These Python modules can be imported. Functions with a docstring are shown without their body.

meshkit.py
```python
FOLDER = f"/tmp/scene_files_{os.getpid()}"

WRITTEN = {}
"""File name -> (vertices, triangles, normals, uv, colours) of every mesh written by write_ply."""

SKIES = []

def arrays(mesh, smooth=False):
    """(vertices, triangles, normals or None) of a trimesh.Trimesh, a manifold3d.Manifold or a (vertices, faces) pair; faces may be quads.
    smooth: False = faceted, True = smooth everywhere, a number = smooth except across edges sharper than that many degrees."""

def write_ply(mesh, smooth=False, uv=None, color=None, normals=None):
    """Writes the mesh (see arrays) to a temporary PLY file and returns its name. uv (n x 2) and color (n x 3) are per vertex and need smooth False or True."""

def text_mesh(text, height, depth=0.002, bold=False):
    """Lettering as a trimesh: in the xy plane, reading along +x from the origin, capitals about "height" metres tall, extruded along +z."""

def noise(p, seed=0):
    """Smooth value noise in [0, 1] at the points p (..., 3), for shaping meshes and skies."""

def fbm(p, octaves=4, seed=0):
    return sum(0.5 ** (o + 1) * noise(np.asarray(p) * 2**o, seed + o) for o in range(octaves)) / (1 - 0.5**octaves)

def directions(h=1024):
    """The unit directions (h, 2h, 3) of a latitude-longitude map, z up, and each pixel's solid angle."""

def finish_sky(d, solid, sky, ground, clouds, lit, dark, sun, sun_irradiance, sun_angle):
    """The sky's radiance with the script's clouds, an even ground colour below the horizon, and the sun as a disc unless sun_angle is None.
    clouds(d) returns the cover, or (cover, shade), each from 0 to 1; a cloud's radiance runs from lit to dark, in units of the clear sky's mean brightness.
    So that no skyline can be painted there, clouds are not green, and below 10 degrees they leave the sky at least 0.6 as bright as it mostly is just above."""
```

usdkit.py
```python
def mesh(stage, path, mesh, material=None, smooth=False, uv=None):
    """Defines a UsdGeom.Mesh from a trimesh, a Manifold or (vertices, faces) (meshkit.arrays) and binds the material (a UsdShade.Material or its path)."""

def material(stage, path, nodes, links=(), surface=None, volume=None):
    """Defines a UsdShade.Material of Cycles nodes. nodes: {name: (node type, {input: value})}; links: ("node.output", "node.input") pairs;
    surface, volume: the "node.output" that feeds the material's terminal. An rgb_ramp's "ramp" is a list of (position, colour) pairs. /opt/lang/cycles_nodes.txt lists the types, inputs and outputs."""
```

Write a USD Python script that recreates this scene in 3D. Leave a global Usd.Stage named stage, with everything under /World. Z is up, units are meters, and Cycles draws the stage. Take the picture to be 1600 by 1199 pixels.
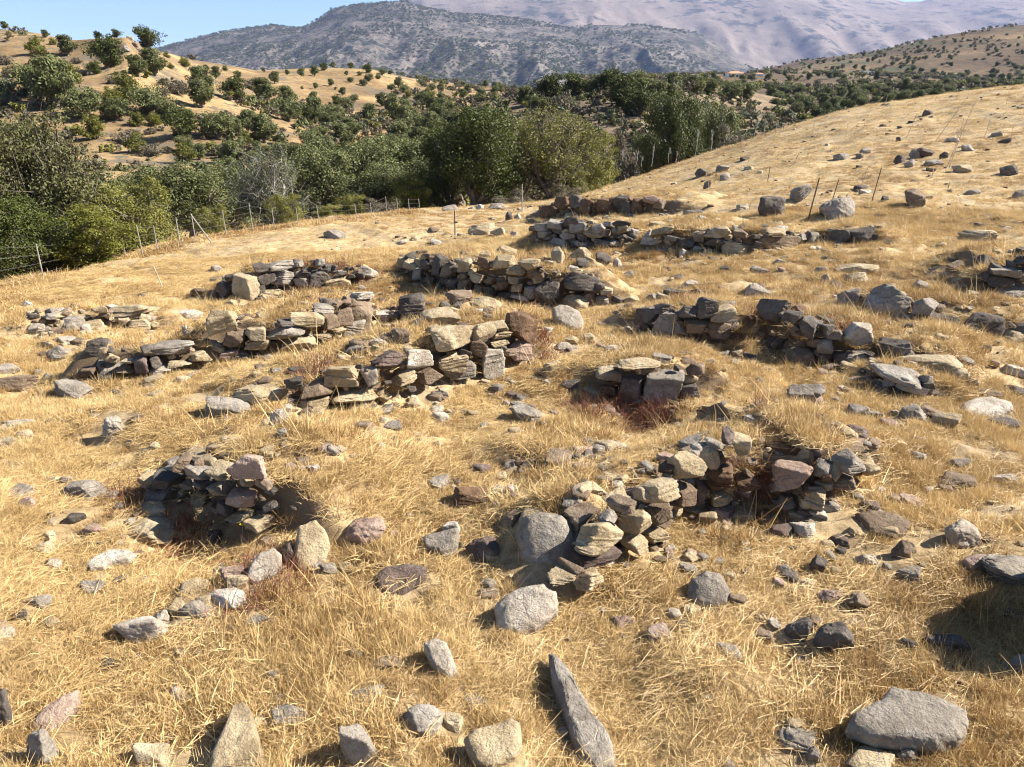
import math
import numpy as np
import trimesh
import usdkit
from meshkit import fbm, noise
from pxr import Usd, UsdGeom, UsdLux, UsdShade, Gf, Sdf, Vt
from scipy.interpolate import RBFInterpolator, PchipInterpolator

stage = Usd.Stage.CreateInMemory()
UsdGeom.SetStageUpAxis(stage, 'Z')
UsdGeom.Xform.Define(stage, '/World')
UsdGeom.Scope.Define(stage, '/World/Looks')

# ------------------------------------------------------------------ camera, sky, sun, exposure
FPX, PITCH, CAM = 1200.0, math.radians(19.7), np.array([0, 0, 2.9])     # focal length in photo pixels (1600 wide)
cam = UsdGeom.Camera.Define(stage, '/World/camera')
cam.CreateHorizontalApertureAttr(36.0)
cam.CreateVerticalApertureAttr(36.0 * 767 / 1024)
cam.CreateFocalLengthAttr(36.0 * FPX / 1600)
cam.CreateClippingRangeAttr(Gf.Vec2f(0.1, 60000))
cam.CreateExposureAttr(1.8)
cam.AddTranslateOp().Set(Gf.Vec3d(*CAM.tolist()))
cam.AddRotateXOp().Set(90 - math.degrees(PITCH))

SUN_AZ, SUN_EL = math.radians(86), math.radians(38)                     # azimuth clockwise from +y
sun_dir = np.array([math.sin(SUN_AZ) * math.cos(SUN_EL), math.cos(SUN_AZ) * math.cos(SUN_EL), math.sin(SUN_EL)])
sky = UsdLux.DomeLight.Define(stage, '/World/sky')
sky.GetPrim().SetCustomDataByKey('kind', 'structure')
skym = usdkit.material(stage, '/World/Looks/sky_air', {
    's': ('sky_texture', {'sky_type': 'single_scattering', 'sun_disc': False, 'sun_elevation': SUN_EL, 'sun_rotation': SUN_AZ,
                          'altitude': 1200.0, 'air_density': 1.0, 'aerosol_density': 0.12, 'ozone_density': 4.0}),
    'b': ('background_shader', {'strength': 0.05})}, [('s.color', 'b.color')], surface='b.background')
UsdShade.MaterialBindingAPI.Apply(sky.GetPrim()).Bind(skym)
sun = UsdLux.DistantLight.Define(stage, '/World/sun')
sun.CreateNormalizeAttr(True)
sun.CreateIntensityAttr(1.25)
sun.CreateAngleAttr(0.53)
sun.CreateColorAttr(Gf.Vec3f(1.0, 0.955, 0.885))
sun.AddTransformOp().Set(Gf.Matrix4d().SetRotate(Gf.Rotation(Gf.Vec3d(0, 0, 1), Gf.Vec3d(*sun_dir.tolist()))))
HAZE = 4.0e-5

FWD = np.array([0, math.cos(PITCH), -math.sin(PITCH)])
UPV = np.array([0, math.sin(PITCH), math.cos(PITCH)])


def ray(px, py):
    return np.array([(px - 800) / FPX, 0, 0]) + FWD + UPV * (600 - py) / FPX


def at_y(px, py, Y):
    d = ray(px, py)
    return CAM + d * (Y / d[1])


def project(p):
    q = np.asarray(p, float) - CAM
    z = q @ FWD
    return 800 + FPX * q[..., 0] / z, 600 - FPX * (q @ UPV) / z, z


# ------------------------------------------------------------------ names and properties
_used = {}


def numbered(parent, name):
    k = _used.get((parent, name), -1) + 1
    _used[(parent, name)] = k
    return f'{parent}/{name}' + (f'_{k:03d}' if k else '')


def props(prim, label=None, cat=None, group=None, kind=None):
    for k, v in (('label', label), ('category', cat), ('group', group), ('kind', kind)):
        if v:
            prim.SetCustomDataByKey(k, v)
    return prim


def thing(name, label, cat, loc=(0, 0, 0), group=None, rotz=0, scale=None):
    x = UsdGeom.Xform.Define(stage, numbered('/World', name))
    x.AddTranslateOp().Set(Gf.Vec3d(*map(float, loc)))
    if rotz:
        x.AddRotateZOp().Set(float(rotz))
    if scale is not None:
        x.AddScaleOp().Set(Gf.Vec3f(*map(float, scale)))
    return props(x.GetPrim(), label, cat, group)


def obj(name, mesh, mat, parent=None, loc=None, smooth=False):
    path = numbered(str(parent.GetPath()) if parent else '/World', name)
    m = usdkit.mesh(stage, path, mesh, mat, smooth)
    if loc is not None:
        m.AddTranslateOp().Set(Gf.Vec3d(*map(float, loc)))
    return m.GetPrim()


def copy_of(src, label, loc, rotz=0, scale=(1, 1, 1), cat=None, group=None):
    was = src.GetCustomData()
    r = thing(src.GetName().split('_0')[0], label, cat or was['category'], loc, group or was.get('group'), rotz, scale)
    r.GetReferences().AddInternalReference(src.GetPath())
    r.SetInstanceable(True)
    return r


# ------------------------------------------------------------------ materials
def mat_ramp(name, stops, scale, rough=0.9, detail=6, bump=0.3, bscale=None, bdist=0.02, extra=None, spec=0.25, wpos='geometry'):
    n = {'g': ('geometry', {}), 'n': ('noise_texture', {'scale': scale, 'detail': detail, 'roughness': 0.62}),
         'r': ('rgb_ramp', {'ramp': stops}), 'bn': ('noise_texture', {'scale': bscale or scale * 6, 'detail': 6, 'roughness': 0.65}),
         'bu': ('bump', {'strength': bump, 'distance': bdist}),
         'p': ('principled_bsdf', {'roughness': rough, 'specular_ior_level': spec})}
    l = [('g.position', 'n.vector'), ('g.position', 'bn.vector'), ('n.fac', 'r.fac'), ('r.color', 'p.base_color'),
         ('bn.fac', 'bu.height'), ('bu.normal', 'p.normal')]
    return usdkit.material(stage, '/World/Looks/' + name, n, l, surface='p.BSDF')


def mat_rock(name, a, b, c, spot, spot_amt=0.62):
    """three tones of one stone, pale lichen or stain spots, cracks and grain in relief"""
    n = {'g': ('geometry', {}), 'n1': ('noise_texture', {'scale': 3.2, 'detail': 7, 'roughness': 0.65, 'distortion': 0.6}),
         'r1': ('rgb_ramp', {'ramp': [(0.28, a), (0.5, b), (0.70, c)]}),
         'n2': ('noise_texture', {'scale': 21.0, 'detail': 5, 'roughness': 0.7}),
         'r2': ('rgb_ramp', {'ramp': [(spot_amt, (0, 0, 0)), (spot_amt + 0.06, (1, 1, 1))]}),
         'm': ('mix_color', {'b': spot}),
         'n4': ('noise_texture', {'scale': 75.0, 'detail': 4, 'roughness': 0.7}),
         'r4': ('rgb_ramp', {'ramp': [(0.25, (0.62, 0.6, 0.58)), (0.7, (1.12, 1.1, 1.08))]}),
         'm2': ('mix_color', {'blend_type': 'multiply', 'fac': 0.8}),
         'rv': ('rgb_ramp', {'ramp': [(0.0, (0.74, 0.73, 0.73)), (0.5, (1, 0.99, 0.97)), (1.0, (1.22, 1.17, 1.08))]}),
         'm3': ('mix_color', {'blend_type': 'multiply', 'fac': 1.0, 'use_clamp_result': False}),
         'mp': ('mapping', {'rotation': (0.5, 0.3, 0.2), 'scale': (1.0, 1.0, 2.4)}),
         'v': ('voronoi_texture', {'feature': 'distance_to_edge', 'scale': 3.6, 'randomness': 1.0}),
         'nd': ('noise_texture', {'scale': 5.0, 'detail': 4}),
         'va': ('vector_math', {'math_type': 'multiply_add', 'vector2': (0.35, 0.35, 0.35)}),
         'vr': ('rgb_ramp', {'ramp': [(0.0, (0, 0, 0)), (0.03, (1, 1, 1))]}), 'cm': ('rgb_ramp', {'ramp': [(0.45, (0, 0, 0)), (0.62, (0.45, 0.45, 0.45))]}), 'sn': ('noise_texture', {'scale': 2.6, 'detail': 8, 'roughness': 0.7}), 'sr': ('rgb_ramp', {'ramp': [(0.46, (1, 1, 1)), (0.54, (0.62, 0.59, 0.56)), (0.60, (0.85, 0.82, 0.78)), (0.70, (0.38, 0.35, 0.33))]}), 'ms': ('mix_color', {'blend_type': 'multiply', 'fac': 0.75}), 'n5': ('noise_texture', {'scale': 9.0, 'detail': 6, 'roughness': 0.7}), 'b0': ('bump', {'strength': 0.7, 'distance': 0.06}),
         'b1': ('bump', {'strength': 0.75, 'distance': 0.03}), 'b2': ('bump', {'strength': 0.55, 'distance': 0.03}), 'b3': ('bump', {'strength': 0.4, 'distance': 0.02}),
         'p': ('principled_bsdf', {'roughness': 0.88, 'specular_ior_level': 0.2})}
    l = [('g.position', 'n1.vector'), ('g.position', 'n2.vector'), ('g.position', 'n4.vector'), ('n1.fac', 'r1.fac'), ('n2.fac', 'r2.fac'),
         ('r1.color', 'm.a'), ('r2.color', 'm.fac'), ('m.result', 'm2.a'), ('n4.fac', 'r4.fac'), ('r4.color', 'm2.b'),
         ('g.random_per_island', 'rv.fac'), ('m2.result', 'm3.a'), ('rv.color', 'm3.b'), ('m3.result', 'ms.a'), ('g.position', 'sn.vector'), ('sn.fac', 'sr.fac'), ('sr.color', 'ms.b'), ('ms.result', 'p.base_color'), ('n1.fac', 'cm.fac'), ('cm.color', 'b1.strength'), ('g.position', 'n5.vector'), ('n5.fac', 'b0.height'), ('b0.normal', 'b1.normal'),
         ('g.position', 'mp.vector'), ('g.position', 'nd.vector'), ('nd.color', 'va.vector1'), ('mp.vector', 'va.vector3'), ('va.vector', 'v.vector'),
         ('v.distance', 'vr.fac'), ('vr.color', 'b1.height'), ('n2.fac', 'b2.height'), ('b1.normal', 'b2.normal'), ('n4.fac', 'b3.height'), ('b2.normal', 'b3.normal'),
         ('b3.normal', 'p.normal')]
    return usdkit.material(stage, '/World/Looks/' + name, n, l, surface='p.BSDF')


def mat_leaf(name, stops, trans=0.3, rough=0.6):
    n = {'g': ('geometry', {}), 'o': ('object_info', {}), 'nz': ('noise_texture', {'scale': 0.9, 'detail': 3}),
         'ad': ('math', {'math_type': 'multiply_add', 'value2': 0.45}), 'ad2': ('math', {'math_type': 'multiply_add', 'value2': 0.35}),
         'ad3': ('math', {'math_type': 'multiply', 'value2': 0.2}),
         'r': ('rgb_ramp', {'ramp': stops}), 'd': ('principled_bsdf', {'roughness': rough, 'specular_ior_level': 0.25}), 't': ('translucent_bsdf', {}),
         'mx': ('mix_closure', {'fac': trans})}
    l = [('o.random', 'ad3.value1'), ('g.random_per_island', 'ad2.value1'), ('ad3.value', 'ad2.value3'), ('g.position', 'nz.vector'), ('nz.fac', 'ad.value1'), ('ad2.value', 'ad.value3'),
         ('ad.value', 'r.fac'), ('r.color', 'd.base_color'), ('r.color', 't.color'), ('d.BSDF', 'mx.closure1'), ('t.BSDF', 'mx.closure2')]
    return usdkit.material(stage, '/World/Looks/' + name, n, l, surface='mx.closure')


M = {
    'tan': mat_rock('tan_stone', (0.34, 0.26, 0.15), (0.51, 0.41, 0.25), (0.61, 0.52, 0.35), (0.36, 0.34, 0.31)),
    'grey': mat_rock('grey_stone', (0.22, 0.19, 0.15), (0.35, 0.31, 0.25), (0.46, 0.42, 0.35), (0.56, 0.51, 0.42), 0.62),
    'white': mat_rock('white_stone', (0.38, 0.32, 0.245), (0.54, 0.475, 0.375), (0.68, 0.62, 0.52), (0.35, 0.33, 0.31), 0.63),
    'dark': mat_rock('dark_stone', (0.08, 0.066, 0.054), (0.15, 0.128, 0.105), (0.25, 0.215, 0.175), (0.32, 0.30, 0.27), 0.66),
    'purple': mat_rock('purple_stone', (0.105, 0.075, 0.06), (0.18, 0.133, 0.108), (0.275, 0.21, 0.17), (0.34, 0.30, 0.26), 0.66),
    'brown': mat_rock('brown_stone', (0.16, 0.11, 0.07), (0.27, 0.20, 0.135), (0.36, 0.28, 0.19), (0.42, 0.38, 0.31), 0.66),
    'pink': mat_rock('pink_stone', (0.30, 0.20, 0.145), (0.43, 0.31, 0.235), (0.52, 0.42, 0.34), (0.36, 0.33, 0.30), 0.64),
    'clod': mat_rock('earth_clod', (0.10, 0.06, 0.035), (0.19, 0.115, 0.065), (0.30, 0.20, 0.12), (0.36, 0.24, 0.13), 0.60),
}


def mat_ground():
    n = {'g': ('geometry', {}),
         'n1': ('noise_texture', {'scale': 0.55, 'detail': 5, 'roughness': 0.6}), 'r1': ('rgb_ramp', {'ramp': [(0.3, (0.26, 0.18, 0.09)), (0.5, (0.39, 0.285, 0.15)), (0.7, (0.48, 0.365, 0.205))]}),
         'n2': ('noise_texture', {'scale': 9.0, 'detail': 8, 'roughness': 0.72}), 'r2': ('rgb_ramp', {'ramp': [(0.33, (0.42, 0.38, 0.36)), (0.52, (0.92, 0.9, 0.88)), (0.7, (1.15, 1.15, 1.15))]}),
         'm': ('mix_color', {'blend_type': 'multiply', 'fac': 0.95, 'use_clamp_result': False}),
         'n3': ('noise_texture', {'scale': 60.0, 'detail': 5, 'roughness': 0.75}), 'bu': ('bump', {'strength': 0.6, 'distance': 0.03}),
         'n4': ('noise_texture', {'scale': 0.9, 'detail': 6, 'roughness': 0.65}), 'r4': ('rgb_ramp', {'ramp': [(0.48, (0, 0, 0)), (0.68, (1, 1, 1))]}), 'm4': ('mix_color', {'b': (0.37, 0.31, 0.225)}),
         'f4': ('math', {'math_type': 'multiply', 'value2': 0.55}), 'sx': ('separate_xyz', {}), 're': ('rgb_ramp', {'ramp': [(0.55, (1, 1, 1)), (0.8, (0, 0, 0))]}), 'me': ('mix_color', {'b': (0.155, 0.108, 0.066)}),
         'p': ('principled_bsdf', {'roughness': 1.0, 'specular_ior_level': 0.05})}
    l = [('g.position', f'{k}.vector') for k in ('n1', 'n2', 'n3', 'n4')] + [
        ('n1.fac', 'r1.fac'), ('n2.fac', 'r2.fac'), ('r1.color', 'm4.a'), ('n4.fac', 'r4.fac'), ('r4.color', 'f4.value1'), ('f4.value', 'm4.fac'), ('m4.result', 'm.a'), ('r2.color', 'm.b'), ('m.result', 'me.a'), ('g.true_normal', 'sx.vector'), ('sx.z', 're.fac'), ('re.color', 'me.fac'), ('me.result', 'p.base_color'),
        ('n3.fac', 'bu.height'), ('bu.normal', 'p.normal')]
    return usdkit.material(stage, '/World/Looks/dry_grass_ground', n, l, surface='p.BSDF')


def mat_hill(name, s1, s2, scale1, scale2, patch=None, psc=0.02, pth=0.5, bump=0.6, bdist=1.0):
    n = {'g': ('geometry', {}), 'n1': ('noise_texture', {'scale': scale1, 'detail': 6, 'roughness': 0.62}), 'r1': ('rgb_ramp', {'ramp': s1}),
         'n2': ('noise_texture', {'scale': scale2, 'detail': 6, 'roughness': 0.75}), 'r2': ('rgb_ramp', {'ramp': s2}),
         'm': ('mix_color', {'blend_type': 'multiply', 'fac': 1.0, 'use_clamp_result': False}),
         'bu': ('bump', {'strength': bump, 'distance': bdist}),
         'p': ('principled_bsdf', {'roughness': 1.0, 'specular_ior_level': 0.03})}
    l = [('g.position', 'n1.vector'), ('g.position', 'n2.vector'), ('n1.fac', 'r1.fac'), ('n2.fac', 'r2.fac'), ('r1.color', 'm.a'), ('r2.color', 'm.b'),
         ('n2.fac', 'bu.height'), ('bu.normal', 'p.normal')]
    out = 'm.result'
    if patch:
        n |= {'n3': ('noise_texture', {'scale': psc, 'detail': 7, 'roughness': 0.72}), 'r3': ('rgb_ramp', {'ramp': [(pth - 0.02, (0, 0, 0)), (pth + 0.02, (1, 1, 1))]}), 'm3': ('mix_color', {'b': patch}),
              'n6': ('noise_texture', {'scale': psc * 0.13, 'detail': 5, 'roughness': 0.6}), 'a6': ('math', {'math_type': 'multiply_add', 'value2': 0.55, 'value3': -0.275}), 's6': ('math', {'math_type': 'add'})}
        l += [('g.position', 'n3.vector'), ('g.position', 'n6.vector'), ('n6.fac', 'a6.value1'), ('a6.value', 's6.value1'), ('n3.fac', 's6.value2'), ('s6.value', 'r3.fac'), ('r3.color', 'm3.fac'), (out, 'm3.a')]
        out = 'm3.result'
    l.append((out, 'p.base_color'))
    return usdkit.material(stage, '/World/Looks/' + name, n, l, surface='p.BSDF')


M['ground'] = mat_ground()
M['hillside'] = mat_hill('hillside_grass', [(0.34, (0.133, 0.088, 0.048)), (0.47, (0.212, 0.144, 0.074)), (0.56, (0.290, 0.202, 0.102)), (0.68, (0.392, 0.272, 0.122))], [(0.3, (0.45, 0.42, 0.40)), (0.55, (1, 1, 1))], 0.05, 1.0, patch=(0.13, 0.105, 0.075), psc=0.35, pth=0.555, bdist=0.3)
M['knoll'] = mat_hill('scrub_earth', [(0.35, (0.128, 0.098, 0.068)), (0.55, (0.196, 0.149, 0.098)), (0.7, (0.281, 0.212, 0.128))], [(0.3, (0.45, 0.43, 0.42)), (0.6, (1, 1, 1))], 0.09, 0.9, bdist=0.4)
M['far_hill'] = mat_hill('far_hill_earth', [(0.35, (0.092, 0.072, 0.052)), (0.54, (0.132, 0.096, 0.064)), (0.70, (0.248, 0.176, 0.100))], [(0.3, (0.5, 0.5, 0.5)), (0.6, (1, 1, 1))], 0.012, 0.22, patch=(0.07, 0.08, 0.05), psc=0.05, pth=0.60, bdist=1.5)
M['mountain'] = mat_hill('mountain_rock', [(0.3, (0.095, 0.08, 0.068)), (0.5, (0.145, 0.122, 0.104)), (0.7, (0.20, 0.168, 0.142))], [(0.3, (0.6, 0.6, 0.6)), (0.6, (1.05, 1.05, 1.05))], 0.003, 0.03, patch=(0.02, 0.026, 0.02), psc=0.075, pth=0.515, bdist=16.0)
M['mountain_far'] = mat_hill('bare_mountain_rock', [(0.3, (0.13, 0.106, 0.088)), (0.5, (0.17, 0.136, 0.11)), (0.7, (0.21, 0.17, 0.138))], [(0.3, (0.75, 0.75, 0.75)), (0.6, (1.0, 1.0, 1.0))], 0.0012, 0.012, patch=(0.055, 0.053, 0.047), psc=0.008, pth=0.575, bdist=20.0)

straw_stops = [(0.05, (0.266, 0.160, 0.060)), (0.3, (0.482, 0.335, 0.144)), (0.5, (0.656, 0.485, 0.232)), (0.7, (0.789, 0.635, 0.357)), (0.9, (0.881, 0.780, 0.539))]
M['straw'] = mat_leaf('straw', straw_stops, 0.22, 0.5)
M['straw_dark'] = mat_leaf('brown_straw', [(0.0, (0.20, 0.11, 0.04)), (0.5, (0.36, 0.22, 0.08)), (1.0, (0.55, 0.38, 0.16))], 0.22, 0.55)
M['weed_red'] = mat_leaf('red_weed', [(0.0, (0.09, 0.035, 0.02)), (0.6, (0.22, 0.08, 0.045)), (1.0, (0.34, 0.16, 0.07))], 0.2)
M['olive'] = mat_leaf('olive_leaves', [(0.1, (0.066, 0.071, 0.022)), (0.5, (0.149, 0.157, 0.055)), (0.9, (0.302, 0.303, 0.130))], 0.25)
M['dark_leaf'] = mat_leaf('dark_leaves', [(0.1, (0.037, 0.047, 0.010)), (0.55, (0.081, 0.093, 0.016)), (0.9, (0.216, 0.196, 0.029))], 0.25)
M['yellow_leaf'] = mat_leaf('yellow_green_leaves', [(0.1, (0.115, 0.116, 0.023)), (0.5, (0.216, 0.196, 0.046)), (0.9, (0.386, 0.304, 0.080))], 0.3)
M['bright_leaf'] = mat_leaf('bright_green_leaves', [(0.1, (0.075, 0.077, 0.013)), (0.5, (0.155, 0.150, 0.023)), (0.9, (0.249, 0.220, 0.042))], 0.32)
M['scrub_leaf'] = mat_leaf('grey_scrub', [(0.1, (0.079, 0.063, 0.037)), (0.5, (0.151, 0.124, 0.076)), (0.9, (0.245, 0.205, 0.133))], 0.2)
M['grey_leaf'] = mat_leaf('grey_green_leaves', [(0.1, (0.066, 0.070, 0.034)), (0.5, (0.139, 0.146, 0.072)), (0.9, (0.251, 0.259, 0.138))], 0.22)
M['brown_leaf'] = mat_leaf('brown_green_leaves', [(0.1, (0.067, 0.066, 0.022)), (0.5, (0.135, 0.128, 0.045)), (0.9, (0.244, 0.219, 0.086))], 0.25)
M['bark'] = mat_ramp('bark', [(0.3, (0.07, 0.055, 0.042)), (0.6, (0.16, 0.13, 0.10)), (0.75, (0.24, 0.205, 0.165))], 6, bump=0.6)
M['grey_twig'] = mat_ramp('grey_twig', [(0.3, (0.16, 0.14, 0.12)), (0.7, (0.34, 0.31, 0.27))], 8)
M['rust'] = mat_ramp('rusty_iron', [(0.3, (0.035, 0.026, 0.022)), (0.7, (0.10, 0.062, 0.042))], 25, rough=0.7)
M['post'] = mat_ramp('weathered_post', [(0.3, (0.17, 0.15, 0.125)), (0.7, (0.31, 0.28, 0.24))], 12)
M['wire'] = mat_ramp('fence_wire', [(0.3, (0.24, 0.22, 0.2)), (0.7, (0.36, 0.34, 0.31))], 10, rough=0.5)
M['stalk'] = mat_ramp('dry_stalk', [(0.3, (0.22, 0.15, 0.10)), (0.7, (0.46, 0.37, 0.27))], 14)
M['plaster'] = mat_ramp('white_plaster', [(0.3, (0.66, 0.63, 0.58)), (0.7, (0.78, 0.76, 0.72))], 1.5)
M['roof_tile'] = mat_ramp('roof_tile', [(0.3, (0.34, 0.14, 0.08)), (0.7, (0.48, 0.23, 0.14))], 2.5)
M['window'] = mat_ramp('window_dark', [(0.3, (0.03, 0.035, 0.04)), (0.7, (0.06, 0.065, 0.07))], 2, rough=0.2)
M['door'] = mat_ramp('door_brown', [(0.3, (0.10, 0.06, 0.035)), (0.7, (0.16, 0.10, 0.06))], 2)
M['petal'] = mat_ramp('yellow_petal', [(0.3, (0.75, 0.55, 0.02)), (0.7, (0.85, 0.68, 0.05))], 30)

# ------------------------------------------------------------------ the near ground: a smooth slope, then walls, pits and bumps on it
ctrl = [(x, y, 0.0) for x in (-9, -4, 0, 4, 9) for y in (-4, 0, 3, 6, 9)]
ctrl += [(-25, 0, -0.4), (25, 0, 1.4), (-25, -10, 0), (25, -10, 1)]
sl = [(1900, 150, 52), (1600, 150, 52), (1500, 160, 52), (1400, 170, 52), (1290, 187, 52), (1200, 212, 50), (1100, 243, 48), (1030, 268, 45), (960, 292, 42), (900, 308, 40), (830, 320, 38),
      (640, 331, 36), (500, 347, 32), (395, 361, 30), (310, 376, 26), (195, 402, 22), (70, 434, 18.5), (-60, 462, 16)]
for (px, py, Y) in sl:
    p = at_y(px, py, Y)
    ctrl.append(tuple(p))
    r = (px - 600) / 900
    drop = 3.0 if px > 1000 else 1.4
    ctrl.append((p[0] * 1.3, p[1] * 1.3, p[2] - drop))
    ctrl.append((p[0] * 1.9, p[1] * 1.9, p[2] - drop * 2.2))
for (px, py, Y) in [(1500, 400, 13.2), (1560, 480, 10.8), (1500, 300, 19.5), (1300, 300, 21), (1300, 250, 29), (1500, 230, 28), (1100, 300, 28), (1150, 400, 14.2), (900, 400, 15.6), (700, 360, 23), (560, 400, 18.5), (300, 450, 14.5), (100, 480, 13.2), (200, 560, 10.2)]:
    ctrl.append(tuple(at_y(px, py, Y)))
ctrl = np.array(ctrl)
rbf = RBFInterpolator(ctrl[:, :2], ctrl[:, 2], smoothing=0.6, kernel='thin_plate_spline')


def g0(x, y):
    x, y = np.broadcast_arrays(np.asarray(x, float), np.asarray(y, float))
    xy = np.stack([x.ravel(), y.ravel()], 1)
    r = np.hypot(xy[:, 0], xy[:, 1])
    lim = np.minimum(r, 98.0) / np.maximum(r, 1e-9)
    z = rbf(xy * lim[:, None])
    far = np.clip((r - 75) / 60, 0, 1)
    far = far * far * (3 - 2 * far)
    z = z * (1 - far) + (-16.0) * far
    p = np.stack([xy[:, 0], xy[:, 1], np.zeros(len(xy))], 1)
    near = np.clip(1 - (r - 40) / 30, 0.0, 1)
    z = z + near * ((fbm(p * 0.45, 3, 3) - 0.5) * 0.34 + (fbm(p * 1.7, 3, 9) - 0.5) * 0.16 + (fbm(p * 5.5, 2, 12) - 0.5) * 0.06)
    return z.reshape(x.shape)


def march(px, py, f, tmax=110.0):
    d = ray(px, py)
    t = np.geomspace(1.5, tmax, 500)
    P = CAM + t[:, None] * d
    dz = P[:, 2] - f(P[:, 0], P[:, 1])
    i = np.nonzero(dz < 0)[0]
    if len(i) == 0 or i[0] == 0:
        i = int(np.argmin(np.abs(dz) / t))
        p = P[i]
    else:
        i = i[0]
        a = dz[i - 1] / (dz[i - 1] - dz[i])
        p = P[i - 1] * (1 - a) + P[i] * a
    return p


# walls: base line of the visible face in the photograph's pixels with the height of the face (pixels), depth of the earth bank behind (m), how much of it stays as a terrace
WALLS = {
    'A': dict(base=[(440, 652, 45), (520, 648, 62), (585, 637, 72), (690, 606, 88), (750, 598, 85), (835, 566, 72)], back=0.7, keep=0.45),
    'B': dict(base=[(338, 566, 70), (425, 559, 60), (500, 550, 70), (560, 530, 75), (600, 512, 48)], back=0.8, keep=0.55),
    'C': dict(base=[(140, 600, 60), (232, 590, 42), (338, 574, 30)], back=0.6, keep=0.5),
    'D': dict(base=[(325, 472, 22), (390, 468, 48), (450, 456, 46), (520, 453, 40), (565, 450, 28)], back=0.7, keep=0.25),
    'E': dict(base=[(622, 432, 28), (665, 448, 50), (720, 466, 62), (790, 474, 66), (850, 474, 60), (925, 476, 50)], back=0.9, keep=0.5),
    'F': dict(base=[(828, 385, 34), (900, 392, 46), (960, 390, 44), (1000, 386, 30)], back=0.5, keep=0.15),
    'G': dict(base=[(842, 342, 20), (900, 340, 34), (960, 337, 32), (1040, 335, 24)], back=2.0, keep=0.8),
    'H': dict(base=[(1020, 392, 34), (1100, 396, 40), (1180, 398, 36), (1270, 386, 26), (1365, 382, 20)], back=0.7, keep=0.4),
    'I': dict(base=[(992, 520, 38), (1060, 530, 50), (1150, 533, 48)], back=0.9, keep=0.6),
    'J': dict(base=[(1172, 520, 40), (1235, 572, 85), (1320, 580, 70), (1380, 590, 60), (1440, 600, 36)], back=0.8, keep=0.65),
    'J2': dict(base=[(1340, 500, 30), (1420, 520, 40), (1500, 534, 40), (1610, 540, 34)], back=0.8, keep=0.6),
    'K': dict(base=[(925, 615, 36), (990, 630, 56), (1090, 625, 50)], back=0.9, keep=0.6),
    'L': dict(hs=0.72, base=[(940, 905, 70), (972, 888, 100), (1045, 850, 105), (1085, 800, 95), (1150, 795, 110), (1200, 790, 95)], back=0.55, keep=0.35),
    'L2': dict(base=[(806, 756, 34), (880, 748, 30), (975, 742, 30)], back=0.45, keep=0.5),
    'L3': dict(base=[(1200, 795, 60), (1290, 812, 85), (1375, 760, 75)], back=0.8, keep=0.7),
    'N': dict(base=[(222, 780, 20), (300, 790, 74), (350, 812, 84), (420, 838, 92)], back=0.7, keep=0.55),
    'P': dict(base=[(40, 528, 20), (90, 520, 26), (150, 512, 30), (240, 518, 26)], back=0.6, keep=0.3),
    'Q': dict(base=[(610, 512, 30), (660, 512, 32), (720, 506, 26)], back=0.5, keep=0.5),
    'T': dict(base=[(1345, 600, 30), (1400, 622, 40), (1450, 626, 32)], back=0.6, keep=0.5),
    'M': dict(base=[(1535, 472, 40), (1570, 474, 62), (1640, 470, 70)], back=0.9, keep=0.6),
}
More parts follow.
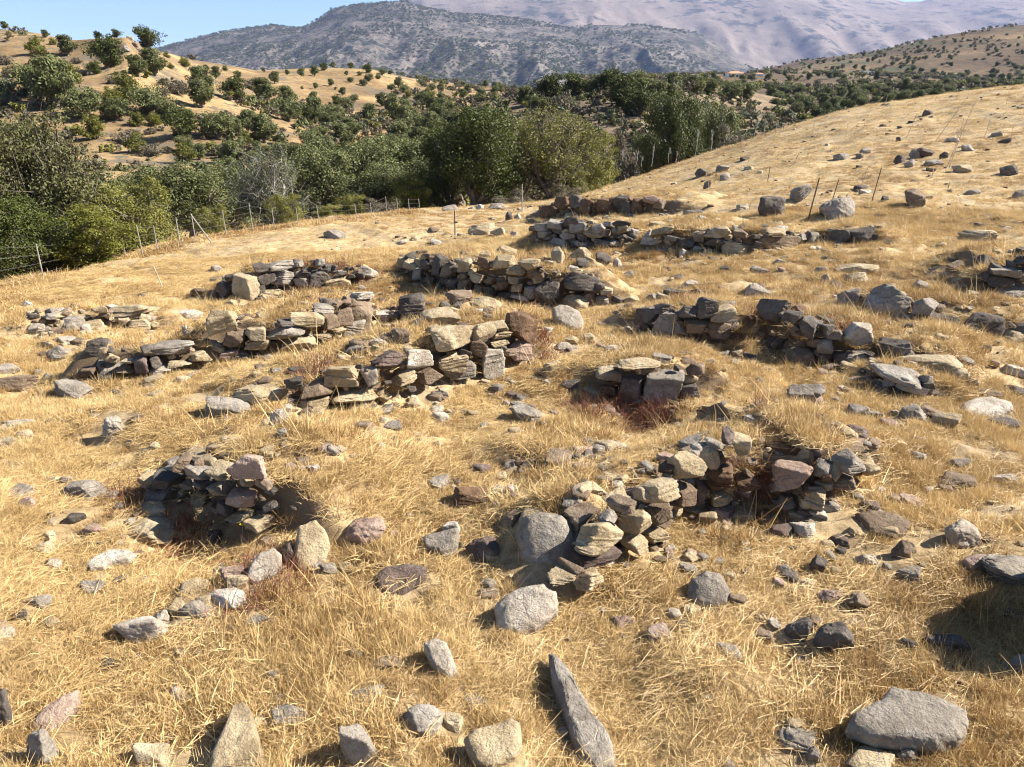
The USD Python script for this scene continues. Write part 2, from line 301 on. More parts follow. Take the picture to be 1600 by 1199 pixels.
for w in WALLS.values():
    P, Hm = [], []
    for (px, py, hp) in w['base']:
        p = march(px, py, g0)
        P.append(p)
        dist = (p - CAM) @ FWD
        dep = math.atan2(CAM[2] - p[2], p[1])
        Hm.append(hp * dist / FPX / math.cos(dep))
    w['P'], w['H'] = np.array(P), np.array(Hm)


def wall_coords(w, x, y):
    """signed distance behind the face, parameter's face height, distance past the ends"""
    P, H = w['P'], w['H']
    best = np.full(x.shape, 1e9)
    sd = np.zeros(x.shape)
    hh = np.zeros(x.shape)
    over = np.zeros(x.shape)
    for k in range(len(P) - 1):
        a, b = P[k, :2], P[k + 1, :2]
        ab = b - a
        L = np.hypot(*ab)
        u = ab / L
        n = np.array([-u[1], u[0]])
        t = (x - a[0]) * u[0] + (y - a[1]) * u[1]
        s = (x - a[0]) * n[0] + (y - a[1]) * n[1]
        tc = np.clip(t, 0, L)
        dd = np.hypot(t - tc, s)
        m = dd - 1e-4 * np.abs(s) < best - 1e-4 * np.abs(sd)
        best = np.where(m, dd, best)
        sd = np.where(m, np.sign(s) * dd if 0 < k < len(P) - 2 else np.where(((t < 0) & (k > 0)) | ((t > L) & (k < len(P) - 2)), np.sign(s) * dd, s), sd)
        hh = np.where(m, H[k] + (H[k + 1] - H[k]) * tc / L, hh)
        o = np.abs(t - tc) * (1 if True else 0)
        o = np.where(((t < 0) & (k > 0)) | ((t > L) & (k < len(P) - 2)), 0, o)
        over = np.where(m, o, over)
    return sd, hh, over, best


def sm(e0, e1, v):
    t = np.clip((v - e0) / (e1 - e0), 0, 1)
    return t * t * (3 - 2 * t)


PITS = [(312, 842, 0.30, 0.30), (1000, 652, 0.42, 0.2), (1250, 590, 0.3, 0.15), (1180, 800, 0.22, 0.12), (140, 690, 0.25, 0.14), (1205, 345, 0.7, 0.3), (860, 480, 0.5, 0.12), (1110, 535, 0.4, 0.2), (1230, 1030, 0.3, 0.12)]
PITP = [(*march(px, py, g0)[:2], r, d) for px, py, r, d in PITS]


def g(x, y):
    x, y = np.broadcast_arrays(np.asarray(x, float), np.asarray(y, float))
    z = g0(x, y)
    add = np.zeros(x.shape)
    p = np.stack([x, y, np.zeros(x.shape)], -1)
    bump = 0.78 + 0.4 * (fbm(p * 2.2, 2, 21) - 0.5)
    for w in WALLS.values():
        lo, hi = w['P'][:, :2].min(0) - 3.5, w['P'][:, :2].max(0) + 3.5
        m = (x > lo[0]) & (x < hi[0]) & (y > lo[1]) & (y < hi[1])
        if not m.any():
            continue
        s, h, o, dd = wall_coords(w, x[m], y[m])
        prof = sm(0.08, 0.30, s) * (1 - (1 - w['keep']) * sm(w['back'], w['back'] + 0.5, s)) * (1 - sm(w['back'] + 0.3, w['back'] + 1.5, s))
        prof = prof * (1 - sm(0.0, 0.4 + 0.5 * w['back'], o))
        add[m] = np.maximum(add[m], h * prof * bump[m] * w.get('hs', 1.0))
    z = z + add
    for (cx, cy, r, d) in PITP:
        z = z - d * np.exp(-((x - cx) ** 2 + (y - cy) ** 2) / (r * r))
    return z


def gz(x, y):
    return float(g(np.array([x]), np.array([y]))[0])


def hit(px, py):
    return march(px, py, g)


radii = np.concatenate([np.geomspace(1.2, 62, 640), np.geomspace(64, 9000, 70)])
ang = np.radians(np.concatenate([np.linspace(-178, -52, 40), np.linspace(-50, 50, 420), np.linspace(52, 178, 40)]))
A, R = np.meshgrid(ang, radii)
gx, gy = R * np.sin(A), R * np.cos(A)
gzz = g(gx, gy)
gv = np.stack([gx, gy, gzz], -1).reshape(-1, 3)
nr, na = A.shape
ii, jj = np.meshgrid(np.arange(nr - 1), np.arange(na), indexing='ij')
j2 = (jj + 1) % na
gf = np.stack([ii * na + jj, ii * na + j2, (ii + 1) * na + j2, (ii + 1) * na + jj], -1).reshape(-1, 4)[:, ::-1]
cidx = len(gv)
gv = np.vstack([gv, [[0, 0, gz(0, 0)]]])
fan = np.stack([np.full(na, cidx), (np.arange(na) + 1) % na, np.arange(na)], 1)
gf = np.vstack([gf[:, [0, 1, 2]], gf[:, [0, 2, 3]], fan])
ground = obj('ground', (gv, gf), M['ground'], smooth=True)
props(ground, kind='structure')

# ------------------------------------------------------------------ the hills, each a slope from its foot over its crest and down behind
PATCH = {}


def loft(name, rows, mat, cols, sub, namp, nscale, ridged=0, behind=(1.35, -20), seed=1, crest_amp=0.15, fine=0.2):
    """rows: each a polyline of (px, py, forward distance) from the foot to the crest"""
    px = np.linspace(*cols)
    L = []
    for r in rows:
        r = np.array(sorted(r), float)
        pyv, Yv = np.interp(px, r[:, 0], r[:, 1]), np.interp(px, r[:, 0], r[:, 2])
        L.append(np.array([at_y(a, b, c) for a, b, c in zip(px, pyv, Yv)]))
    last = L[-1].copy()
    b1 = last.copy()
    b1[:, :2] *= 1 + (behind[0] - 1) * 0.25
    b1[:, 2] += behind[1] * 0.15
    b2 = last.copy()
    b2[:, :2] *= behind[0]
    b2[:, 2] += behind[1]
    L += [b1, b2]
    foot = L[0].copy()
    foot[:, :2] *= 0.97
    foot[:, 2] -= abs(behind[1]) * 0.4
    L = [foot] + L
    L = np.array(L)                                   # rows x cols x 3
    k = np.arange(len(L))
    ks = np.linspace(0, len(L) - 1, (len(L) - 1) * sub + 1)
    V = PchipInterpolator(k, L, axis=0)(ks)
    crest = np.abs(ks - (len(L) - 3))
    wgt = np.maximum(np.clip(crest / (1.7 if ridged else 0.9), 0, 1) ** 1.5, crest_amp) * np.clip(ks / 1.0, 0, 1)
    nz = fbm(V * nscale, 5, seed) - 0.5
    if ridged:
        nz = nz * 0.5 + (0.35 - np.abs(fbm(V * np.array([1, 0.3, 0.35]) * nscale * 1.3, 5, seed + 7) - 0.5) * 2.4) * ridged
    if ridged:
        nz = nz + (0.3 - np.abs(fbm(V * np.array([1, 0.3, 0.45]) * nscale * 4.6, 4, seed + 17) - 0.5) * 2.2) * ridged * fine
    if ridged:
        nz = nz - nz.mean() - 0.12
    V[..., 2] += nz * namp * wgt[:, None]
    n0, n1 = V.shape[:2]
    a, b = np.meshgrid(np.arange(n0 - 1), np.arange(n1 - 1), indexing='ij')
    f = np.stack([a * n1 + b, a * n1 + b + 1, (a + 1) * n1 + b + 1, (a + 1) * n1 + b], -1).reshape(-1, 4)
    o = obj(name, (V.reshape(-1, 3), f), mat, smooth=True)
    props(o, kind='structure')
    front = V[sub // 2: (len(L) - 3) * sub + 1].reshape(-1, 3)
    PATCH[name] = (front, *project(front)[:2])
    return V


def on(patch, px, py):
    """the point of the hill seen at this pixel"""
    V, u, v = PATCH[patch]
    d2 = (u - px) ** 2 + (v - py) ** 2
    i = np.argpartition(d2, 3)[:3]
    w = 1 / (d2[i] + 1e-3)
    return (V[i] * w[:, None]).sum(0) / w.sum()


loft('hillside', [
    [(-500, 420, 44), (0, 372, 44), (300, 335, 48), (700, 325, 58), (900, 315, 72)],
    [(-500, 300, 64), (0, 290, 68), (150, 258, 74), (300, 275, 72), (500, 268, 88), (700, 240, 108), (900, 220, 135)],
    [(-500, 170, 95), (0, 172, 98), (200, 160, 105), (350, 172, 110), (500, 188, 130), (700, 182, 168), (900, 175, 200)],
    [(-500, 60, 145), (0, 92, 130), (100, 86, 135), (200, 88, 130), (300, 118, 150), (400, 142, 170), (500, 145, 200), (700, 155, 230), (900, 158, 260)],
    [(-500, 10, 190), (0, 46, 170), (60, 53, 165), (110, 64, 160), (160, 61, 145), (195, 58, 140), (240, 79, 150), (300, 94, 235), (400, 111, 250), (500, 107, 260), (580, 109, 260), (640, 123, 270), (740, 134, 290), (820, 141, 300), (900, 147, 300)],
], M['hillside'], (-500, 900, 200), 14, 5.5, 0.045, behind=(1.3, -25), seed=5)
loft('knoll', [
    [(740, 335, 62), (900, 310, 68), (1000, 290, 72), (1100, 265, 80), (1200, 240, 90), (1300, 220, 95)],
    [(740, 240, 85), (900, 215, 90), (1000, 205, 92), (1100, 195, 110), (1300, 190, 140)],
    [(740, 158, 135), (850, 147, 125), (950, 139, 120), (1050, 136, 125), (1120, 134, 150), (1180, 146, 170), (1300, 170, 180)],
], M['knoll'], (740, 1300, 90), 14, 3.0, 0.06, behind=(1.35, -14), seed=11)
loft('far_hill', [
    [(900, 260, 115), (1000, 245, 118), (1200, 235, 120), (1400, 195, 130), (2000, 170, 140)],
    [(900, 165, 190), (1000, 162, 200), (1200, 165, 220), (1400, 152, 260), (2000, 140, 280)],
    [(900, 130, 340), (1000, 127, 350), (1170, 122, 400), (1250, 127, 420), (1400, 127, 430), (2000, 120, 430)],
    [(900, 124, 560), (1000, 122, 600), (1150, 120, 600), (1300, 105, 600), (1450, 90, 580), (2000, 70, 550)],
    [(900, 122, 900), (1000, 119, 900), (1150, 117, 900), (1200, 108, 880), (1250, 97, 850), (1350, 84, 820), (1420, 70, 800), (1480, 56, 780), (1520, 51, 770), (1550, 46, 760), (1600, 40, 760), (2000, 10, 740)],
], M['far_hill'], (900, 2000, 170), 14, 11, 0.012, behind=(1.3, -40), seed=17)
loft('mountain', [
    [(100, 148, 2300), (1300, 140, 2300)],
    [(100, 118, 3000), (300, 112, 3000), (600, 100, 2900), (900, 95, 2900), (1100, 108, 3000), (1300, 135, 3000)],
    [(100, 100, 3700), (300, 90, 3700), (430, 72, 3600), (550, 52, 3500), (650, 50, 3500), (900, 66, 3500), (1050, 72, 3500), (1150, 105, 3600), (1300, 135, 3600)],
    [(100, 100, 4400), (240, 78, 4300), (300, 62, 4300), (350, 50, 4300), (425, 40, 4300), (472, 46, 4200), (500, 30, 4200), (525, 15, 4200), (560, 9, 4200), (632, 3, 4200), (655, 12, 4200), (720, 22, 4200), (800, 28, 4200), (850, 36, 4200), (900, 41, 4200), (1000, 39, 4200), (1090, 51, 4200), (1120, 68, 4200), (1150, 92, 4200), (1180, 115, 4200), (1300, 140, 4200)],
], M['mountain'], (100, 1300, 420), 46, 190, 0.0024, ridged=0.8, behind=(1.15, -150), seed=23, crest_amp=0.05, fine=0.16)
PATCH['front_mountain'] = PATCH['mountain']
loft('mountain', [
    [(300, 130, 4900), (2000, 120, 4900)],
    [(300, 130, 5600), (620, 90, 5600), (900, 55, 5600), (1100, 60, 5600), (1250, 90, 5400), (1500, 60, 5500), (2000, 50, 5500)],
    [(300, 130, 6600), (520, 110, 6600), (600, 60, 6500), (660, 20, 6500), (900, 10, 6500), (1200, 10, 6500), (1400, 30, 6500), (1500, 20, 6500), (2000, 10, 6500)],
    [(300, 130, 8000), (520, 90, 8000), (590, 40, 8000), (628, 6, 8000), (640, -3, 8000), (700, -12, 8000), (900, -50, 8000), (1200, -45, 8000), (1330, -10, 8000), (1390, -3, 8000), (1415, 4, 8000), (1440, 3, 8000), (1460, -4, 8000), (1600, -20, 8000), (2000, -30, 8000)],
], M['mountain_far'], (300, 2000, 300), 34, 420, 0.0009, ridged=0.8, behind=(1.1, -200), seed=31, crest_amp=0.02, fine=0.12)

# ------------------------------------------------------------------ stones
_ico = {}


def ico(sub):
    if sub not in _ico:
        m = trimesh.creation.icosphere(sub)
        _ico[sub] = (np.array(m.vertices), np.array(m.faces))
    return _ico[sub]


FOOT = []                                       # (x, y, rx, ry, yaw) of everything grass must not grow through


def rock(w, d, h, seed, sub=3, boxy=1.0, strata=0.0, rough=0.05, cuts=(4, 9), exs=(22, 36, 60), jit=0.24):
    rng = np.random.default_rng(seed)
    D, F = ico(sub)
    N, O = [], []
    for ax in range(3):
        for s in (-1, 1):
            n = np.zeros(3)
            n[ax] = s
            n += rng.normal(0, jit, 3)
            N.append(n / np.linalg.norm(n))
            O.append(rng.uniform(0.74, 1.0))
    for k in range(rng.integers(*cuts)):
        n = rng.normal(0, 1, 3)
        n /= np.linalg.norm(n)
        N.append(n)
        O.append(rng.uniform(0.78, 1.12) * (0.92 + 0.26 * boxy * (np.abs(n).sum() - 1) / 0.73))
    N, O = np.array(N), np.array(O)
    c = np.maximum(D @ N.T / O, 1e-4)
    ex = rng.choice(exs)
    r = np.minimum((c ** ex).sum(1) ** (-1 / ex), 1.6)
    P = D * r[:, None]
    s = seed % 97
    q = P + s * 3.1
    P = P * (1 + rough * 2.2 * (fbm(q * 1.3, 3, s) - 0.5) + rough * 1.9 * (fbm(q * 4.5, 3, s + 3) - 0.5) - rough * 0.45 * np.clip(0.10 - np.abs(fbm(q * 1.9, 2, s + 11) - 0.5), 0, 1) / 0.10)[:, None]
    if strata:
        ax = rng.normal(0, 0.35, 3) + np.array([0, 0, 1])
        t = P @ (ax / np.linalg.norm(ax))
        st = noise(np.stack([np.floor(t * 7 + 0.35 * (fbm(q * 1.4, 2, s + 4) - 0.5) * 7) * 1.37, t * 0 + s, t * 0], 1), s) - 0.5
        P[:, :2] *= (1 + strata * st)[:, None]
    ext = np.abs(P).max(0)
    P = P / ext * np.array([w, d, h]) / 2
    return P, F


def rot(P, yaw=0, pitch=0, roll=0):
    cy, sy, cp, sp, cr, sr = math.cos(yaw), math.sin(yaw), math.cos(pitch), math.sin(pitch), math.cos(roll), math.sin(roll)
    Rz = np.array([[cy, -sy, 0], [sy, cy, 0], [0, 0, 1]])
    Rx = np.array([[1, 0, 0], [0, cp, -sp], [0, sp, cp]])
    Ry = np.array([[cr, 0, sr], [0, 1, 0], [-sr, 0, cr]])
    return P @ (Rz @ Rx @ Ry).T


def box_to_size(x0, y0, x1, y1, p, aspect=0.8):
    """metres of a stone seen in this box at the point p"""
    dist = (p - CAM) @ FWD
    dep = math.atan2(CAM[2] - p[2], np.hypot(p[0], p[1]))
    w = (x1 - x0) * dist / FPX
    hp = (y1 - y0) * dist / FPX
    d = aspect * w
    h = (hp - d * math.sin(dep) * 0.85) / math.cos(dep)
    if h < 0.22 * w:
        h = 0.22 * w
        d = max(0.35 * w, (hp - h * math.cos(dep)) / max(math.sin(dep), 0.15) / 0.85)
    return w, d, h, dep


_seed = [100]


def next_seed():
    _seed[0] += 1
    return _seed[0]


LOOSE = []                                      # (prim, pixel x, pixel y, width px, colour, shape) awaiting a label


def detail(wpx):
    return 5 if wpx > 85 else 4 if wpx > 26 else 3 if wpx > 9 else 2


def loose(x0, y0, x1, y1, col, label=None, aspect=0.8, yaw=None, roll=None, name='stone', strata=None, cat='stone', group=None):
    sd = next_seed()
    rng = np.random.default_rng(sd)
    cx = (x0 + x1) / 2
    p = hit(cx, y1 - 0.12 * (y1 - y0))
    w, d, h, dep = box_to_size(x0, y0, x1, y1, p, aspect)
    yaw = rng.uniform(-0.35, 0.35) if yaw is None else yaw
    roll = rng.uniform(-0.12, 0.12) if roll is None else roll
    w, d, h = w * 1.08, d * 1.08, max(h, 0.28 * w) * 1.06
    bury = 0.3 * h + 0.03
    P, F = rock(w * 1.04, d, h + bury, sd, detail(x1 - x0), strata=rng.uniform(0.02, 0.22) if strata is None else strata, rough=rng.uniform(0.045, 0.095), boxy=rng.uniform(0.0, 0.5), cuts=(7, 13), exs=(15, 22, 36), jit=0.38)
    P = rot(P, yaw, rng.uniform(-0.1, 0.1), roll)
    hd = np.array([p[0], p[1]]) / max(np.hypot(p[0], p[1]), 1e-6)
    c = np.array([p[0] + hd[0] * d * 0.42, p[1] + hd[1] * d * 0.42, 0])
    base = p[2] if abs(gz(c[0], c[1]) - p[2]) > 0.25 else 0.5 * (p[2] + gz(c[0], c[1]))
    z = base + h / 2 - bury / 2
    o = obj(name, (P, F), M[col], loc=(c[0], c[1], z), smooth=30)
    props(o, label, cat, group)
    FOOT.append((c[0], c[1], w * 0.46, d * 0.46, yaw))
    if label is None:
        LOOSE.append((o, cx, (y0 + y1) / 2, x1 - x0, col, h / max(w, 1e-6)))
    return o


def outline(pts, col, thick, tilt, label=None, name='stone', e=0.3, sub=5, lift=0.0, cat='stone', relief=0.05):
    """a slab: its outline in the photograph carried onto a tilted plane through its foot, with real thickness and rounded, broken edges"""
    sd = next_seed()
    pts = np.array(pts, float)
    foot = pts[np.argmax(pts[:, 1])]
    p = hit(*foot)
    p = p + np.array([0, 0, lift])
    hd = np.array([p[0], p[1], 0]) / np.hypot(p[0], p[1])
    n = np.array([0, 0, 1]) * math.cos(tilt) - hd * math.sin(tilt)
    W = []
    for a, b in pts:
        dr = ray(a, b)
        W.append(CAM + dr * ((p - CAM) @ n) / (dr @ n))
    W = np.array(W)
    c = W.mean(0)
    ax = np.cross(n, [0, 1, 0.01])
    ax /= np.linalg.norm(ax)
    ay = np.cross(n, ax)
    q = np.stack([(W - c) @ ax, (W - c) @ ay], 1)
    # radius by angle, as seen from the centre
    th = np.linspace(-math.pi, math.pi, 361)
    rad = np.zeros(361)
    for i, t in enumerate(th):
        dv = np.array([math.cos(t), math.sin(t)])
        best = 1e-3
        for k in range(len(q)):
            a, b = q[k], q[(k + 1) % len(q)]
            m = np.array([dv, -(b - a)]).T
            if abs(np.linalg.det(m)) < 1e-12:
                continue
            s, u = np.linalg.solve(m, a)
            if s > 0 and -1e-9 <= u <= 1 + 1e-9:
                best = max(best, s)
        rad[i] = best
    D, F = ico(sub)
    phi = np.arcsin(np.clip(D[:, 2], -1, 1))
    ta = np.arctan2(D[:, 1], D[:, 0])
    cr = np.cos(phi) ** e
    Rr = np.interp(ta, th, rad)
    x, y = cr * Rr * np.cos(ta), cr * Rr * np.sin(ta)
    z = np.sign(D[:, 2]) * np.abs(np.sin(phi)) ** 0.5 * thick / 2
    S = Rr.mean()
    P0 = np.stack([x, y, z], 1)
    s = sd % 97
    nz = fbm(P0 / S * 1.6 + s, 4, s) - 0.5
    n2 = noise(P0 / S * np.array([4, 4, 9]) + s, s + 5) - 0.5
    z = z + relief * S * (nz * 1.6 + np.round(n2 * 3) / 3 * 0.35) - thick / 2
    edge = 1 + 0.07 * (fbm(P0 / S * 4.0 + s, 3, s + 9) - 0.5) * 2
    P = x[:, None] * edge[:, None] * ax + y[:, None] * edge[:, None] * ay + z[:, None] * n
    o = obj(name, (P, F), M[col], loc=c, smooth=32)
    props(o, label, cat)
    FOOT.append((c[0], c[1], np.ptp(W[:, 0]) * 0.42, max(np.ptp(W[:, 1]) * 0.42, thick * 0.4), 0))
    if label is None:
        LOOSE.append((o, pts[:, 0].mean(), pts[:, 1].mean(), np.ptp(pts[:, 0]), col, 0.2))
    return o


WT = {}


def make_wall(key, name, label, stones, fill=0, fillpx=16, pal=('brown', 'dark', 'tan'), top=0, seed=1, cat='wall'):
    w = WALLS[key]
    P0, H = w['P'], w['H']
    t = WT.get(key) or thing(name, label, cat, P0[len(P0) // 2])
    org = P0[len(P0) // 2]
    rng = np.random.default_rng(seed)

    def face_at(px, py):
        d = ray(px, py)
        best = None
        for k in range(len(P0) - 1):
            a, b = P0[k], P0[k + 1]
            u = (b - a)[:2] / np.hypot(*(b - a)[:2])
            n = np.array([-u[1], u[0]])
            den = d[:2] @ n
            if abs(den) < 1e-6:
                continue
            tt = ((a[:2] - CAM[:2]) @ n) / den
            q = CAM + d * tt
            s = (q[:2] - a[:2]) @ u / np.hypot(*(b - a)[:2])
            over = max(0, -s, s - 1)
            if tt > 0 and (best is None or over < best[0]):
                best = (over, q, n, math.atan2(u[1], u[0]), H[k] + (H[k + 1] - H[k]) * np.clip(s, 0, 1), P0[k] + (P0[k + 1] - P0[k]) * np.clip(s, 0, 1))
        return best

    for st in stones:
        x0, y0, x1, y1, col = st[:5]
        lab = st[5] if len(st) > 5 else None
        cx, cy = (x0 + x1) / 2, (y0 + y1) / 2
        sd = next_seed()
        r2 = np.random.default_rng(sd)
        over, q, n, yaw, h, foot = face_at(cx, cy)
        u2 = np.array([n[1], -n[0]])
        top_ = h + 0.02 - (q[2] - foot[2])
        if top_ < 0:                              # seen above the face: it lies on the bank behind
            q = march(cx, cy + 0.3 * (y1 - y0), g)
        dist = (q - CAM) @ FWD
        ww = (x1 - x0) * dist / FPX
        hh = (y1 - y0) * dist / FPX
        dep = math.atan2(CAM[2] - q[2], np.hypot(q[0], q[1]))
        dd = max(0.75 * ww, 0.22) if ww < 0.5 else 0.6 * ww
        hr = max(0.24 * ww, (hh - dd * math.sin(dep) * 0.55) / math.cos(dep))
        if top_ < 0:
            hr = max(0.24 * ww, (hh - dd * math.sin(dep) * 0.8) / math.cos(dep))
        face_yaw = yaw if abs(yaw) < 0.6 else 0.6 * np.sign(yaw)
        P, F = rock(ww * 1.08 / max(math.cos(face_yaw), 0.8), dd, hr * 1.08, sd, detail(x1 - x0), strata=r2.uniform(0.02, 0.2), rough=r2.uniform(0.03, 0.065), **(dict(boxy=0.25, cuts=(8, 13), exs=(13, 18), jit=0.34) if ww > 0.42 else {}))
        P = rot(P, face_yaw + r2.normal(0, 0.12), r2.normal(0, 0.09), r2.normal(0, 0.1))
        hd = np.array([q[0], q[1], 0]) / np.hypot(q[0], q[1])
        c = q + hd * dd * (0.22 if top_ >= 0 else 0.12)
        gap = c[2] + P[:, 2].min() - float(g0(c[0] - 0.1 * hd[0], c[1] - 0.1 * hd[1])) + 0.06
        if 0 < gap < 0.6 * hr and ww > 0.22:
            low = P[:, 2] < 0
            P[low, 2] *= 1 + gap / -P[:, 2].min()
            P[low, :2] *= 1.06
        o = obj('stone', (P + c - org, F), M[col], t, smooth=30)
        if lab:
            o.SetCustomDataByKey('label', lab)
        FOOT.append((c[0], c[1], ww * 0.42, dd * 0.4, yaw))
    fill = int(fill * 1.9)
    L = np.hypot(*np.diff(P0[:, :2], axis=0).T)
    cum = np.concatenate([[0], np.cumsum(L)])
    for k in range(fill + top):
        sd = next_seed()
        s = rng.uniform(0, cum[-1])
        i = min(np.searchsorted(cum, s, 'right') - 1, len(L) - 1)
        f = (s - cum[i]) / L[i]
        b = P0[i] + (P0[i + 1] - P0[i]) * f
        h = H[i] + (H[i + 1] - H[i]) * f
        u = (P0[i + 1] - P0[i])[:2] / L[i]
        n = np.array([-u[1], u[0], 0])
        dist = (b - CAM) @ FWD
        sz = fillpx * rng.uniform(0.6, 1.3) * (0.55 if k % 3 == 0 else 1) * dist / FPX
        if k < fill:
            z, back = rng.uniform(0.0, 0.92) * h, sz * 0.3 + rng.uniform(0.02, 0.10)
            c = b + n * back + np.array([0, 0, z])
        else:
            c = b + n * rng.uniform(0.15, max(w['back'], 0.3))
            c[2] = gz(c[0], c[1]) + sz * 0.15
            FOOT.append((c[0], c[1], sz * 0.4, sz * 0.4, 0))
        P, F = rock(sz * rng.uniform(0.9, 1.5), sz, sz * rng.uniform(0.5, 0.95), sd, 3 if fillpx > 14 else 2, rough=0.07)
        P = rot(P, math.atan2(u[1], u[0]) + rng.normal(0, 0.3), rng.normal(0, 0.2), rng.normal(0, 0.25))
        obj('stone', (P + c - org, F), M[pal[rng.integers(len(pal))]], t, smooth=30)
    WT[key] = t
    return t


make_wall('A', 'stone_wall', 'ruined dry stone wall of big pale boulders behind the open straw-covered room in the middle', [
    (373, 578, 447, 628, 'tan'), (470, 593, 518, 627, 'brown'), (468, 620, 515, 650, 'tan'), (449, 563, 485, 590, 'dark'), (510, 608, 585, 640, 'tan'), (505, 570, 565, 612, 'tan'), (566, 573, 591, 610, 'white', 'upright white stone'),
    (583, 547, 633, 583, 'purple', 'dark purple stone'), (633, 545, 676, 580, 'white'), (616, 580, 650, 607, 'tan'), (651, 575, 686, 605, 'brown'), (664, 513, 736, 553, 'tan', 'largest boulder of the wall'), (730, 527, 757, 562, 'brown'),
    (685, 552, 725, 588, 'tan'), (696, 563, 751, 599, 'grey', 'flat grey triangular stone'), (736, 506, 767, 540, 'tan'), (765, 506, 793, 521, 'tan'), (766, 518, 797, 533, 'tan'), (764, 530, 795, 545, 'tan'), (753, 541, 787, 582, 'white'),
    (790, 483, 838, 543, 'clod', 'reddish brown clod of earth'), (800, 533, 829, 568, 'pink'), (786, 545, 804, 562, 'brown'), (718, 545, 732, 565, 'dark'), (447, 590, 472, 612, 'dark')], fill=26, fillpx=18, top=10, seed=1)
make_wall('B', 'stone_wall', 'ruined dry stone wall with square tan blocks and one long grey stone, left of centre', [
    (323, 483, 372, 526, 'tan', 'big tan boulder on the corner'), (350, 516, 386, 548, 'brown'), (346, 546, 381, 566, 'pink'), (384, 510, 421, 536, 'tan'), (383, 531, 426, 553, 'tan'), (420, 506, 478, 538, 'grey', 'long grey stone'), (440, 526, 499, 551, 'tan'),
    (455, 485, 504, 519, 'tan'), (501, 490, 526, 519, 'brown'), (490, 476, 518, 491, 'grey'), (524, 482, 548, 515, 'brown'), (533, 462, 583, 513, 'brown'), (536, 502, 567, 531, 'grey'), (551, 457, 582, 471, 'white'), (588, 485, 611, 505, 'white', 'white quartz stone'),
    (436, 500, 457, 513, 'dark'), (494, 522, 520, 536, 'tan'), (517, 512, 540, 524, 'tan')], fill=24, fillpx=16, top=8, seed=2)
make_wall('C', 'stone_wall', 'low ruined stone wall with the hourglass-shaped grey slab at its left end', [
    (182, 570, 212, 588, 'brown'), (209, 555, 235, 586, 'purple'), (233, 531, 297, 563, 'grey', 'large flat grey stone'), (235, 555, 253, 578, 'dark'), (233, 574, 264, 589, 'white'), (262, 563, 298, 578, 'tan'), (297, 549, 328, 570, 'tan'),
    (155, 580, 183, 598, 'dark'), (133, 517, 168, 554, 'dark'), (193, 560, 212, 572, 'tan'), (221, 540, 236, 556, 'dark'), (120, 573, 150, 592, 'brown')], fill=16, fillpx=14, top=6, seed=3)
make_wall('D', 'stone_heap', 'rubble heap of dark grey stones at the far left end of the ruins', [
    (420, 407, 460, 426, 'grey'), (427, 421, 462, 450, 'grey'), (365, 427, 406, 460, 'tan', 'leaning tan stone'), (340, 441, 364, 463, 'dark'), (390, 446, 414, 466, 'dark'), (405, 424, 430, 446, 'dark'), (483, 421, 514, 450, 'dark'), (510, 431, 551, 450, 'tan'),
    (493, 404, 509, 418, 'grey'), (326, 429, 350, 443, 'brown'), (352, 428, 372, 441, 'dark'), (373, 446, 392, 462, 'brown'), (460, 434, 484, 450, 'white'), (470, 420, 486, 436, 'dark'), (396, 412, 420, 428, 'dark')], fill=28, fillpx=15, pal=('dark', 'dark', 'brown', 'grey'), top=14, seed=4, cat='heap')
rE = np.random.default_rng(55)
E_st = [(877, 428, 938, 463, 'dark', 'big dark slab jutting out at the right end'), (835, 438, 878, 470, 'dark'), (620, 402, 646, 422, 'tan'), (632, 408, 658, 426, 'tan'), (646, 420, 664, 440, 'white'), (675, 398, 695, 432, 'dark'), (690, 410, 712, 436, 'brown'), (714, 406, 738, 428, 'tan'), (736, 428, 755, 446, 'tan'), (802, 443, 817, 459, 'tan', 'bright tan stone in the dark face'),
        (796, 432, 812, 446, 'tan'), (720, 425, 731, 440, 'brown'), (722, 436, 738, 452, 'brown'), (744, 446, 758, 462, 'brown'), (770, 400, 806, 424, 'tan'), (790, 412, 826, 436, 'tan'), (812, 405, 846, 425, 'tan'), (800, 460, 830, 472, 'white'), (820, 446, 838, 468, 'grey'), (846, 440, 864, 458, 'dark'),
        (654, 405, 676, 425, 'dark'), (745, 402, 766, 420, 'brown'), (760, 428, 778, 446, 'brown'), (776, 438, 794, 456, 'brown'), (757, 447, 776, 464, 'dark'), (778, 456, 797, 472, 'dark'), (698, 436, 718, 456, 'dark'), (664, 430, 684, 448, 'brown'), (680, 440, 698, 458, 'dark'), (712, 450, 732, 468, 'dark'), (840, 460, 866, 482, 'dark'), (733, 462, 754, 474, 'brown'), (902, 455, 936, 480, 'brown'), (924, 460, 950, 482, 'grey'), (934, 446, 958, 466, 'tan'), (912, 440, 944, 462, 'dark')]
make_wall('E', 'stone_wall', 'long dry stone wall in shade, built of many small stones, in the middle of the ruins', E_st, fill=70, fillpx=17, pal=('brown', 'dark', 'dark', 'brown', 'tan'), top=22, seed=5)
